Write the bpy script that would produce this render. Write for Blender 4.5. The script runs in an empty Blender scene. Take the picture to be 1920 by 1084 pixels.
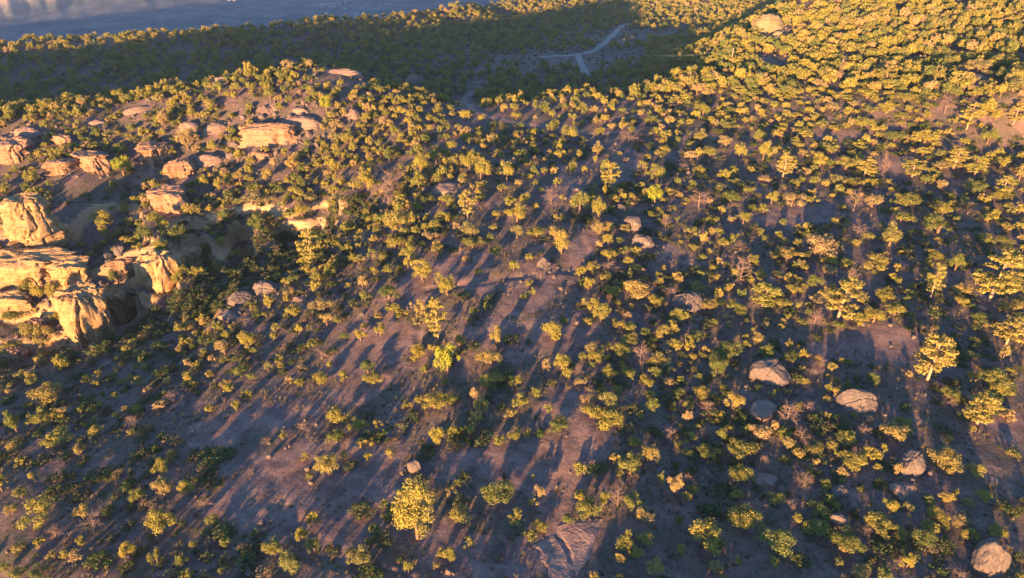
import bpy, bmesh, math, random
import numpy as np
from mathutils import Vector
R = math.radians
sc = bpy.context.scene
# ------------------------------------------------------------------ camera, sky, sun, exposure
SUN_EL, SUN_HEAD = 6.4, 21.0          # height of the sun, and the bearing its light travels (clockwise from +Y)
cam_d = bpy.data.cameras.new("camera"); cam = bpy.data.objects.new("camera", cam_d); sc.collection.objects.link(cam)
cam.location = (0, 0, 70.0); cam.rotation_euler = (R(90-31.5), 0, 0)
cam_d.sensor_width = 36.0; cam_d.lens = 36.0*1350/1920; cam_d.clip_start = .5; cam_d.clip_end = 20000
sc.camera = cam
world = bpy.data.worlds.new("World"); sc.world = world; world.use_nodes = True
wn = world.node_tree.nodes; sky = wn.new("ShaderNodeTexSky"); sky.sky_type = 'NISHITA'; sky.sun_disc = False
sky.sun_elevation = R(SUN_EL); sky.sun_rotation = R(SUN_HEAD+180); sky.altitude = 1800; sky.air_density = 1.0; sky.dust_density = .5; sky.ozone_density = 3.2
wn["Background"].inputs[1].default_value = .118
world.node_tree.links.new(sky.outputs[0], wn["Background"].inputs[0])
sun_d = bpy.data.lights.new("sun", 'SUN'); sun_d.energy = 5.0; sun_d.angle = R(.6); sun_d.color = (1.0, .565, .23)
sun = bpy.data.objects.new("sun", sun_d); sc.collection.objects.link(sun); sun.location = (0, -40, 120)
hd = Vector((math.sin(R(SUN_HEAD))*math.cos(R(SUN_EL)), math.cos(R(SUN_HEAD))*math.cos(R(SUN_EL)), -math.sin(R(SUN_EL))))
sun.rotation_euler = hd.to_track_quat('-Z', 'Y').to_euler()
vs = sc.view_settings; vs.view_transform = 'Standard'; vs.look = 'None'; vs.gamma = 1.0; vs.exposure = 2.4; vs.use_curve_mapping = False
sc.cycles.use_denoising = True; sc.cycles.max_bounces = 5; sc.cycles.diffuse_bounces = 3; sc.cycles.volume_bounces = 0
sc.cycles.transparent_max_bounces = 4; sc.cycles.sample_clamp_indirect = 6
rng = np.random.default_rng(11); random.seed(5)
col = sc.collection
# ------------------------------------------------------------------ the lie of the land
CONTROL = [(-59.6,53.9,-2.5),(-29.1,52.6,-0.8),(0.0,51.7,0.4),(28.9,52.2,-0.2),(58.4,52.8,-1),(-92.5,55.0,-4),(95.0,53.5,-2),(-148.4,96.6,-18),(136.7,89.0,0),(-187.5,150.7,-16),(200.6,166.4,5),(-187.7,179.9,7),(-182.7,192.8,10),(-218.1,201.0,12),(-70.8,71.1,-4.5),(-47.3,69.2,-2.5),(-22.4,67.5,-0.8),(0.0,66.4,0.4),(23.6,67.0,-0.2),(67.3,67.5,-0.8),(4.5,58.9,0.1),(6.8,65.9,0.9),(11.3,73.9,2.2),(2.8,70.0,0.6),(16.0,72.7,0.9),(-80.9,86.5,-6.5),(-65.6,90.5,-5.5),(-49.0,93.5,-3.5),(-26.0,85.1,-1),(3.1,82.0,1.6),(27.1,83.5,0.3),(55.3,83.9,0),(77.3,84.4,-0.4),(-88.4,97.6,-8.5),(-79.7,102.1,-8.5),(-69.6,105.6,-7.5),(-59.1,109.3,-6),(-52.0,112.9,-4.2),(-47.2,117.6,-3),(-42.1,126.5,-2.2),(-36.5,136.8,-1.5),(-28.5,145.4,0),(-82.6,129.6,-19),(-76.1,137.0,-18.5),(-69.7,143.9,-17),(-61.9,148.7,-14),(-54.0,153.8,-11),(-45.0,156.0,-7.5),(-35.3,154.9,-2.5),(-33.9,105.4,-1),(-15.2,108.7,1.4),(3.7,105.8,3.2),(32.6,109.3,1),(61.4,109.6,0.8),(94.1,113.0,1),(-100.4,112.3,-17),(-95.5,115.4,-16),(-89.5,118.0,-16),(-84.6,124.7,-14),(-103.4,123.2,-13),(-96.7,128.3,-11),(-85.2,132.6,-11),(-109.8,132.9,-8.5),(-94.9,135.8,-7.5),(-77.9,131.2,-7.5),(-71.3,134.9,-7),(-74.2,128.3,-11),(-106.9,141.2,-6.5),(-93.3,151.9,-8),(-78.4,141.9,-5.5),(-68.3,145.6,-7.5),(-59.4,149.0,-6.5),(-53.8,156.4,-6),(-79.7,154.4,-5),(-98.9,159.4,-6),(-119.9,153.1,-3),(-69.1,161.2,-4),(-52.3,162.1,-3),(-39.2,156.8,-0.6),(-129.9,170.8,-1),(-108.7,169.0,-1),(-91.2,174.4,-2.5),(-74.1,178.0,-1),(-55.2,175.5,0),(-34.2,166.0,1),(-7.1,148.4,4.5),(16.0,141.6,5),(52.4,147.0,2.5),(88.1,147.0,2.5),(112.5,144.9,3.5),(-140.4,189.9,2),(-110.3,188.5,2.5),(-81.6,189.9,3.5),(-57.8,188.5,4),(-37.5,187.1,3),(-8.6,186.6,3.2),(20.0,185.7,3.5),(62.9,185.7,3.5),(103.5,181.5,5),(130.1,175.9,7),(-150.8,208.9,5),(-128.9,212.5,5.5),(-106.6,217.7,8),(-87.7,225.2,10),(-66.3,227.0,12),(-52.9,225.7,11.5),(-39.8,224.1,7),(-30.1,225.3,5),(-14.7,218.0,3),(0.0,225.7,3.2),(23.8,228.7,4),(56.0,237.5,5),(-50.9,349.3,-18),(-20.3,347.3,-20),(5.2,357.2,-20),(33.6,355.3,-19),(31.6,331.1,-17),(58.7,367.7,-20),(80.4,370.2,-18),(98.3,368.5,-15),(49.4,403.2,-23),(66.6,467.0,-28),(94.6,457.5,-26),(120.5,445.7,-22),(-17.2,395.5,-24),(13.1,456.8,-29),(-45.9,397.1,-23),(35.7,502.4,-32),(37.0,585.3,-37),(76.8,574.8,-37),(84.4,636.8,-38),(112.9,553.3,-33),(144.5,557.1,-30),(139.8,589.6,-30),(40.6,650.1,-36),(116.9,706.1,-36),(7.5,530.0,-34),(70.5,214.7,6.4),(75.0,231.1,6.7),(80.0,249.5,7.1),(83.7,263.0,7.5),(84.5,209.6,7.9),(89.9,225.8,8.2),(96.0,243.8,8.6),(100.4,257.1,8.9),(109.2,283.7,10.5),(118.3,311.3,12.1),(125.4,333.2,13.5),(99.8,202.7,10.0),(106.4,218.5,10.2),(113.6,236.1,10.5),(118.9,249.1,10.8),(129.4,275.1,12.3),(140.3,302.0,13.8),(148.8,323.4,15.2),(163.6,360.6,18.2),(115.8,194.1,12.6),(123.5,209.3,12.7),(132.0,226.3,13.0),(138.3,238.9,13.2),(150.6,264.1,14.6),(163.3,290.2,16.0),(173.4,310.9,17.3),(190.8,347.0,20.1),(131.6,183.7,15.6),(140.4,198.3,15.7),(150.2,214.6,15.9),(157.5,226.7,16.1),(171.7,250.9,17.4),(186.4,275.9,18.6),(198.0,295.8,19.8),(218.1,330.5,22.5),(156.7,162.8,21.8),(167.5,176.1,21.8),(179.5,190.8,21.9),(188.3,201.8,22.0),(205.8,223.8,23.0),(223.8,246.6,24.1),(238.1,264.7,25.1),(262.7,296.3,27.4),(72.8,257.9,8.7),(82.8,277.9,8.2),(94.7,288.9,9.4),(101.8,299.2,10.3),(111.2,312.8,11.8),(120.0,323.5,13.0),(-300.1,357.6,-15),(-287.5,339.5,-16.5),(-277.0,324.8,-17.0),(-267.9,311.5,-18.5),(-336.2,400.5,-18),(-256.4,370.8,-15),(-245.5,351.5,-17.1),(-236.3,336.0,-17.6),(-228.4,322.0,-19.1),(-287.1,415.3,-18),(-239.6,376.5,-15),(-229.3,357.0,-16.9),(-220.6,341.1,-17.4),(-213.2,326.9,-19.0),(-268.3,421.7,-18),(-222.3,382.4,-15),(-212.7,362.5,-16.7),(-204.6,346.4,-17.3),(-197.7,331.9,-18.9),(-249.0,428.3,-18),(-204.5,388.5,-15),(-195.6,368.3,-16.5),(-188.1,351.9,-17.1),(-181.8,337.1,-18.8),(-229.1,435.1,-18),(-186.2,394.7,-15),(-178.0,374.2,-16.3),(-171.3,357.5,-17.0),(-165.5,342.6,-18.8),(-208.6,442.1,-18),(-149.8,412.5,-16),(-140.5,384.0,-15.4),(-137.9,374.3,-17.9),(-133.4,358.9,-19.9),(-167.8,462.0,-19),(-114.8,450.4,-19),(-108.3,421.1,-20.1),(-106.5,411.3,-23.1),(-103.3,395.6,-25.7),(-128.6,504.5,-22),(-72.7,490.8,-23),(-69.0,461.0,-26.7),(-81.4,549.7,-26),(-41.7,540.8,-26),(-39.8,510.9,-32.3),(-46.7,605.7,-29),(-4.2,595.8,-33),(-4.0,565.8,-39.5),(-4.7,667.3,-36),(-163.7,226.7,-12),(-140.3,231.3,-11.5),(-117.1,239.2,-10),(-96.4,247.6,-9),(-73.6,251.9,-8),(-58.8,251.1,-8.5),(-44.0,247.8,-8),(-16.5,243.9,-11),(0.0,253.7,-11.8),(26.7,256.6,-11),(62.9,266.7,-9)]
RIM = [[-1.1,-0.698,-0.605,-0.567,-0.527,-0.485,-0.441,-0.348,-0.25,-0.147,-0.077,-0.007,0.13,0.3],[473,473,457,452,448,445,442,445,471,502,548,602,720,1200]]
def _hash(ix, iy, iz, seed):
    h = (ix.astype(np.int64)*374761393 + iy.astype(np.int64)*668265263 + iz.astype(np.int64)*1442695041 + seed*974634777) & 0xFFFFFFFF
    h = ((h ^ (h >> 13))*1274126177) & 0xFFFFFFFF
    h = ((h ^ (h >> 16))*2246822519) & 0xFFFFFFFF
    return ((h ^ (h >> 15)) & 0xFFFFFF)/float(0xFFFFFF)
def vnoise(x, y, z=None, seed=0):
    """smooth value noise in -1..1"""
    x = np.asarray(x, float); y = np.asarray(y, float)
    z = np.zeros_like(x) if z is None else np.asarray(z, float)
    ix, iy, iz = np.floor(x), np.floor(y), np.floor(z)
    fx, fy, fz = x-ix, y-iy, z-iz
    fx, fy, fz = [t*t*t*(t*(t*6-15)+10) for t in (fx, fy, fz)]
    r = 0.0
    for dx in (0, 1):
        for dy in (0, 1):
            for dz in (0, 1):
                w = (fx if dx else 1-fx)*(fy if dy else 1-fy)*(fz if dz else 1-fz)
                r = r + w*_hash(ix+dx, iy+dy, iz+dz, seed)
    return r*2-1
def fbm(x, y, z=None, seed=0, oct=4, gain=.5):
    a, s, r = 1.0, 0.0, 0.0
    for k in range(oct):
        r = r + a*vnoise(x*2**k+17.3*k, y*2**k+9.1*k, None if z is None else z*2**k, seed+k); s += a; a *= gain
    return r/s
def sstep(a, b, t):
    t = np.clip((t-a)/(b-a), 0, 1); return t*t*(3-2*t)
UVK = 1.6
def _uv(x, y):
    r = np.hypot(x, y); az = np.arctan2(x, y)
    return np.clip(az, -.9, .9)*UVK, np.log(np.clip(r, 48, 720)), r, az
_cp = np.array(CONTROL)                      # ground points x, y, z
_cu, _cv, _, _ = _uv(_cp[:, 0], _cp[:, 1])
def _ker(du, dv): return np.sqrt(du*du+dv*dv+.0002)
_n = len(_cp)
_A = np.zeros((_n+3, _n+3)); _A[:_n, :_n] = _ker(_cu[:, None]-_cu[None], _cv[:, None]-_cv[None]) - 0.0004*np.eye(_n)
_A[:_n, _n] = 1; _A[:_n, _n+1] = _cu; _A[:_n, _n+2] = _cv; _A[_n:, :_n] = _A[:_n, _n:].T
_W = np.linalg.solve(_A, np.concatenate([_cp[:, 2], np.zeros(3)]))
VALLEY = -430.0; MESA_END = -362.0
def height(x, y):
    """ground level of the whole place: mesa, side canyon, back valley, ridge, deep valley and far cliffs"""
    x = np.atleast_1d(np.asarray(x, float)); y = np.atleast_1d(np.asarray(y, float))
    u, v, r, az = _uv(x, y)
    z = _W[_n] + _W[_n+1]*u + _W[_n+2]*v
    for i in range(_n): z = z + _W[i]*_ker(u-_cu[i], v-_cv[i])
    back = sstep(.75, 1.3, np.abs(az))
    side = np.where(az < 0, -3 - 19*sstep(52, 88, r)*sstep(225, 190, r)*sstep(-2.4, -1.7, az) + 14*sstep(222, 262, r), -3.0)  # unseen left ground shaped to light the canyon wall and shade the back wood
    z = z*(1-back) + side*back
    z = z + 2.4*np.exp(-((x+45)/38)**2-((y-8)/26)**2)            # unseen swell left of and below the viewpoint, added to shade the near ground
    # sandstone ledges where the ground is low on the left (the side canyon)
    can = sstep(-2.5, -7, z)*sstep(-.12, -.3, az)*sstep(235, 200, r)
    st = 3.4; q = z/st + .35*vnoise(x*.05, y*.05, seed=5); k = np.floor(q); f = q-k
    z = z + can*((k+sstep(.30, .62, f))*st - q*st)*.9
    near = sstep(2600, 500, r)
    z = z + near*(.75*fbm(x/19, y/19, seed=1, oct=3) + .16*fbm(x/3.2, y/3.2, seed=2, oct=3)) + can*.7*fbm(x/5, y/5, seed=3, oct=3)
    rill = np.abs(fbm(x/34+3, y/34, seed=15, oct=3)); z = z - near*.30*sstep(.07, .0, rill)     # shallow washes
    # the mesa ends at a rim: drop to the deep valley, far cliffs rise beyond it
    rim = np.interp(az, *RIM) + 5*fbm(x/30, y/30, seed=11, oct=2)
    rim = np.where(np.abs(az) > 1.0, 900, rim)
    drop = np.sin(np.pi/2*np.clip((r-rim)/420, 0, 1))
    zv = VALLEY + 14*fbm(x/420, y/420, seed=21, oct=4)
    rc = np.interp(az, [-.7, -.6, -.46, -.3, 0], [3180, 3230, 3290, 3420, 3900]) + 120*fbm(az*30, r/1500, seed=31, oct=3) + 110*np.abs(fbm(az*85, r/2500, seed=34, oct=3)) - 60
    up = sstep(0, 520, r-rc)*330
    up = up*(1+.25*fbm(x/160, y/160, seed=35, oct=4)) + 26*np.abs(fbm(x/60, y/60, seed=36, oct=3))*sstep(-60, 160, r-rc)
    zv = zv + up + 10*sstep(-500, 0, r-rc)
    lm = sstep(-.68, -.80, az)*sstep(-2.6, -2.2, az)             # unseen mesa front on the left, added to shade the deep valley floor
    zv = zv*(1-lm) + np.interp(r, [400, 1000, 2700, 3300, 3600], [-5, -25, MESA_END, VALLEY+20, VALLEY])*lm
    return z*(1-drop) + zv*drop

BARE = [[(-49.1,78.5),(-43.5,83.2),(-32.7,85.5),(-26.5,87.5),(-23.0,91.6),(-18.4,89.5),(-19.5,85.0),(-28.0,79.5),(-36.6,76.6),(-43.4,74.1)],[(-38.6,63.1),(-39.8,72.5),(-30.0,75.0),(-21.0,75.4),(-14.6,72.9),(-13.7,65.1),(-14.1,58.3),(-20.1,56.2),(-29.7,58.5)],[(-12.5,66.9),(-10.1,71.4),(-2.9,72.1),(5.8,73.4),(8.9,75.1),(13.4,75.4),(11.3,69.5),(6.6,61.3),(3.9,59.5),(0.0,66.3),(-6.9,66.0)],[(0.0,51.9),(1.3,58.4),(6.4,58.9),(11.7,59.9),(10.6,55.7),(7.2,51.8)],[(2.6,59.2),(5.5,66.5),(8.1,75.2),(9.9,78.3),(14.3,76.7),(13.9,73.6),(9.6,66.1),(8.5,61.2),(6.4,58.2)],[(3.1,78.8),(6.4,84.4),(10.6,87.8),(11.7,81.9),(7.5,76.3)],[(10.2,120.2),(12.9,130.2),(18.6,132.8),(15.4,122.2),(10.7,112.9)],[(4.6,142.2),(11.4,160.6),(20.1,172.1),(21.6,161.0),(14.0,144.3),(7.8,137.1)],[(47.2,95.7),(54.0,99.7),(66.0,102.5),(68.5,97.8),(63.2,92.1),(56.2,91.9),(49.3,91.7)],[(49.3,140.0),(56.4,144.4),(71.6,147.4),(72.2,139.8),(60.7,136.2),(51.6,136.1)],[(-2.8,106.7),(0.0,116.6),(7.1,120.0),(8.6,109.5),(3.6,101.3),(-1.8,101.9)],[(-30.7,91.1),(-28.8,99.1),(-20.3,103.6),(-14.3,99.4),(-17.4,94.7),(-23.2,87.8)],[(-8.7,95.8),(-5.4,100.9),(8.9,100.1),(15.1,99.0),(11.9,93.2),(0.0,93.4)],[(28.5,126.0),(35.2,127.3),(35.8,120.1),(28.3,118.8)],[(37.6,133.7),(46.3,137.3),(47.4,132.6),(40.1,130.0)],[(21.6,161.0),(26.8,171.9),(32.8,167.7),(28.9,158.7),(23.0,151.7)],[(69.4,78.8),(75.5,81.2),(71.7,74.8),(67.7,74.5)],[(89.0,169.8),(99.8,173.0),(100.9,166.7),(89.6,161.6)],[(14.5,188.7),(23.6,192.9),(31.9,189.6),(22.9,186.0)],[(73.2,182.9),(82.6,186.0),(95.3,182.4),(82.6,178.1)],[(-3.7,106.8),(-9.6,111.1),(-15.2,108.4),(-23.7,101.2),(-28.9,91.0),(-28.1,104.8),(-18.4,119.6),(-10.4,123.9),(-3.1,122.6)],[(-9.8,54.4),(-7.8,59.9),(-3.9,59.3),(0.0,58.3),(1.2,51.9),(-9.6,51.8)]]
SUNNY = [(6.1,54.3),(8.9,57.9),(9.4,72.2),(7.7,68.7),(6.1,64.7),(5.3,61.5),(-26.6,92.0),(-23.0,97.0),(-18.2,101.6),(-28.1,87.1),(13.5,124.4),(16.0,128.4),(0.0,106.3),(3.8,111.3),(9.9,156.6),(15.6,164.9),(19.8,168.4),(65.8,97.8),(66.3,101.1),(75.5,142.4),(-7.7,59.1),(-5.9,61.5),(-9.3,122.0),(-12.0,116.7),(11.6,73.0),(4.2,52.9),(10.7,70.3),(7.1,63.8),(9.1,60.3),(7.5,56.5),(7.8,81.8),(8.6,71.3),(9.5,68.7),(5.4,63.1),(7.9,66.2),(10.8,72.0),(12.5,74.1),(12.0,117.0),(6.9,94.5),(13.4,153.5),(7.0,144.8),(-5.8,112.4),(-14.8,103.8),(-83.8,115.9),(-74.9,130.7),(-102.5,132.3)]
SPARSE = [(-32.2,83.4),(-30.0,105.2),(-16.8,125.0),(0.0,156.8),(16.8,181.0),(29.4,171.5),(19.0,137.1),(14.0,106.9),(8.6,94.6),(-5.0,90.0),(-16.4,87.0)]
RAVINE = [(-92.2,102.3),(-87.8,112.1),(-78.7,116.6),(-69.9,121.6),(-66.3,125.0),(-63.8,140.9),(-56.4,154.3),(-46.6,158.7),(-34.3,157.5),(-26.3,147.0),(-36.9,138.4),(-44.3,129.9),(-50.1,123.0),(-54.7,114.8),(-61.3,111.9),(-66.8,106.2),(-76.3,103.1),(-87.3,96.1)]
WALL = [(-100.9,112.9),(-109.3,132.4),(-95.7,131.3),(-84.6,139.7),(-79.0,152.3),(-66.1,158.9),(-56.3,154.9),(-69.3,145.1),(-70.9,123.9),(-81.5,119.1),(-92.5,116.9)]
ROAD1 = [(80.2,514.6),(70.3,489.6),(61.8,455.1),(53.4,422.8),(45.6,399.8),(39.3,387.9),(31.8,382.0),(23.7,379.5),(13.7,377.3)]
ROAD2 = [(34.4,382.4),(33.6,366.3),(33.1,349.1),(33.3,333.5),(33.3,323.4)]
ROAD3 = [(140.1,538.8),(124.9,537.3),(107.9,526.8),(92.7,513.6),(80.2,514.6)]
TRAIL = [(-16.3,305.1),(-19.2,292.8),(-19.2,281.8),(-11.9,207.5),(-8.5,204.0),(-4.6,200.7),(0.7,196.5),(5.9,193.7),(14.6,191.1),(23.2,189.3),(34.7,188.8)]
POLES = [(58.3,339.8,5.7),(64.9,449.4,5.4),(59.5,394.4,6.0),(76.3,560.5,7.5),(74.1,247.3,5.3)]
PILLAR = (-106.37,143.37,12.02)
SLABS = [[(2.7,56.8),(5.1,58.3),(6.6,55.1),(6.9,51.8),(4.7,51.1),(3.7,53.6)],[(5.5,59.4),(7.4,59.8),(11.0,59.9),(9.3,55.7),(7.5,52.1),(6.8,55.0),(5.7,57.9)]]
# ------------------------------------------------------------------ helpers
def tag(o, label=None, cat=None, group=None, kind=None):
    if label: o["label"] = label
    if cat: o["category"] = cat
    if group: o["group"] = group
    if kind: o["kind"] = kind
    return o
def mesh_np(name, V, quads=None, tris=None, smooth=False):
    V = np.asarray(V, np.float32); me = bpy.data.meshes.new(name); me.vertices.add(len(V)); me.vertices.foreach_set("co", V.ravel())
    loops, starts, n = [], [], 0
    for F, k in ((quads, 4), (tris, 3)):
        if F is None or len(F) == 0: continue
        F = np.asarray(F, np.int32); loops.append(F.ravel()); starts.append(n+np.arange(len(F))*k); n += F.size
    loops = np.concatenate(loops); starts = np.concatenate(starts)
    me.loops.add(n); me.loops.foreach_set("vertex_index", loops.astype(np.int32))
    me.polygons.add(len(starts)); me.polygons.foreach_set("loop_start", starts.astype(np.int32))
    me.update(calc_edges=True); me.validate()
    if smooth: me.polygons.foreach_set("use_smooth", np.ones(len(me.polygons), bool))
    return me
def obj(name, me, mat=None, parent=None, link=True):
    o = bpy.data.objects.new(name, me)
    if mat and not me.materials: me.materials.append(mat)
    if link: col.objects.link(o)
    if parent: o.parent = parent
    return o
def empty(name, loc, rz=0, scale=None):
    o = bpy.data.objects.new(name, None); col.objects.link(o); o.location = loc; o.rotation_euler = (0, 0, rz); o.empty_display_size = .3
    if scale: o.scale = scale
    return o
def gz(x, y): return float(height(x, y)[0])
def inpoly(x, y, P):
    inside = np.zeros(len(x), bool); n = len(P)
    for i in range(n):
        x1, y1 = P[i]; x2, y2 = P[i-1]
        c = ((y1 > y) != (y2 > y)) & (x < (x2-x1)*(y-y1)/((y2-y1) or 1e-9)+x1); inside ^= c
    return inside
# ------------------------------------------------------------------ materials
def newmat(name):
    m = bpy.data.materials.new(name); m.use_nodes = True; nt = m.node_tree; nt.nodes.clear(); return m, nt, nt.nodes, nt.links
def ramp(N, pts, interp='LINEAR'):
    r = N.new("ShaderNodeValToRGB"); r.color_ramp.interpolation = interp; e = r.color_ramp.elements
    while len(e) < len(pts): e.new(.5)
    for el, (p, c) in zip(e, pts): el.position = p; el.color = (c[0], c[1], c[2], 1)
    return r
def foliage(name, cols, trans=.15, vary=.25):
    m, nt, N, L = newmat(name)
    oi = N.new("ShaderNodeObjectInfo"); r = ramp(N, [(i/(len(cols)-1), c) for i, c in enumerate(cols)]); L.new(oi.outputs["Random"], r.inputs[0])
    g = N.new("ShaderNodeNewGeometry"); mp = N.new("ShaderNodeMapRange"); mp.inputs[3].default_value = 1-vary; mp.inputs[4].default_value = 1+vary
    L.new(g.outputs["Random Per Island"], mp.inputs[0])
    mx = N.new("ShaderNodeMix"); mx.data_type = 'RGBA'; mx.blend_type = 'MULTIPLY'; mx.inputs[0].default_value = 1
    L.new(r.outputs[0], mx.inputs[6]); L.new(mp.outputs[0], mx.inputs[7])
    d = N.new("ShaderNodeBsdfDiffuse"); t = N.new("ShaderNodeBsdfTranslucent"); s = N.new("ShaderNodeMixShader"); s.inputs[0].default_value = trans
    L.new(mx.outputs[2], d.inputs[0]); L.new(mx.outputs[2], t.inputs[0]); L.new(d.outputs[0], s.inputs[1]); L.new(t.outputs[0], s.inputs[2])
    o = N.new("ShaderNodeOutputMaterial"); L.new(s.outputs[0], o.inputs[0]); return m
def stone(name, cols, scale=.35, strata=0.0, bump=.5, rough=.9):
    m, nt, N, L = newmat(name)
    g = N.new("ShaderNodeNewGeometry"); mp = N.new("ShaderNodeMapping"); L.new(g.outputs["Position"], mp.inputs[0])
    n1 = N.new("ShaderNodeTexNoise"); n1.inputs["Scale"].default_value = scale; n1.inputs["Detail"].default_value = 7; n1.inputs["Roughness"].default_value = .62
    L.new(mp.outputs[0], n1.inputs[0])
    fac = n1.outputs[0]
    if strata:
        m2 = N.new("ShaderNodeMapping"); m2.inputs[3].default_value = (.06, .06, 1.3); L.new(g.outputs["Position"], m2.inputs[0])
        n2 = N.new("ShaderNodeTexNoise"); n2.inputs["Scale"].default_value = 1.0; n2.inputs["Detail"].default_value = 4; L.new(m2.outputs[0], n2.inputs[0])
        mf = N.new("ShaderNodeMix"); mf.inputs[0].default_value = strata; L.new(n1.outputs[0], mf.inputs[2]); L.new(n2.outputs[0], mf.inputs[3]); fac = mf.outputs[0]
    r = ramp(N, [(.28+.44*i/(len(cols)-1), c) for i, c in enumerate(cols)]); L.new(fac, r.inputs[0])
    colour = r.outputs[0]
    if strata > .5:
        m5 = N.new("ShaderNodeMapping"); m5.inputs[3].default_value = (.9, .9, .10); L.new(g.outputs["Position"], m5.inputs[0])
        n5 = N.new("ShaderNodeTexNoise"); n5.inputs["Scale"].default_value = 1.0; n5.inputs["Detail"].default_value = 6; n5.inputs["Roughness"].default_value = .7; L.new(m5.outputs[0], n5.inputs[0])
        r5 = ramp(N, [(.36, (.45, .40, .38)), (.50, (1, 1, 1))]); L.new(n5.outputs[0], r5.inputs[0])
        mv = N.new("ShaderNodeMix"); mv.data_type = 'RGBA'; mv.blend_type = 'MULTIPLY'; mv.inputs[0].default_value = .75; L.new(colour, mv.inputs[6]); L.new(r5.outputs[0], mv.inputs[7]); colour = mv.outputs[2]
    n3 = N.new("ShaderNodeTexNoise"); n3.inputs["Scale"].default_value = 2.6; n3.inputs["Detail"].default_value = 6; L.new(g.outputs["Position"], n3.inputs[0])
    b = N.new("ShaderNodeBump"); b.inputs["Strength"].default_value = bump; b.inputs["Distance"].default_value = .25; L.new(n3.outputs[0], b.inputs["Height"])
    if strata:
        m4 = N.new("ShaderNodeMapping"); m4.inputs[3].default_value = (.25, .25, 2.2); L.new(g.outputs["Position"], m4.inputs[0])
        n4 = N.new("ShaderNodeTexNoise"); n4.inputs["Scale"].default_value = 1.0; n4.inputs["Detail"].default_value = 5; L.new(m4.outputs[0], n4.inputs[0])
        b2 = N.new("ShaderNodeBump"); b2.inputs["Strength"].default_value = .9; b2.inputs["Distance"].default_value = .7; L.new(n4.outputs[0], b2.inputs["Height"]); L.new(b2.outputs[0], b.inputs["Normal"])
    p = N.new("ShaderNodeBsdfPrincipled"); p.inputs["Roughness"].default_value = rough; p.inputs["Specular IOR Level"].default_value = .118
    L.new(colour, p.inputs["Base Color"]); L.new(b.outputs[0], p.inputs["Normal"])
    o = N.new("ShaderNodeOutputMaterial"); L.new(p.outputs[0], o.inputs[0]); return m
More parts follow.
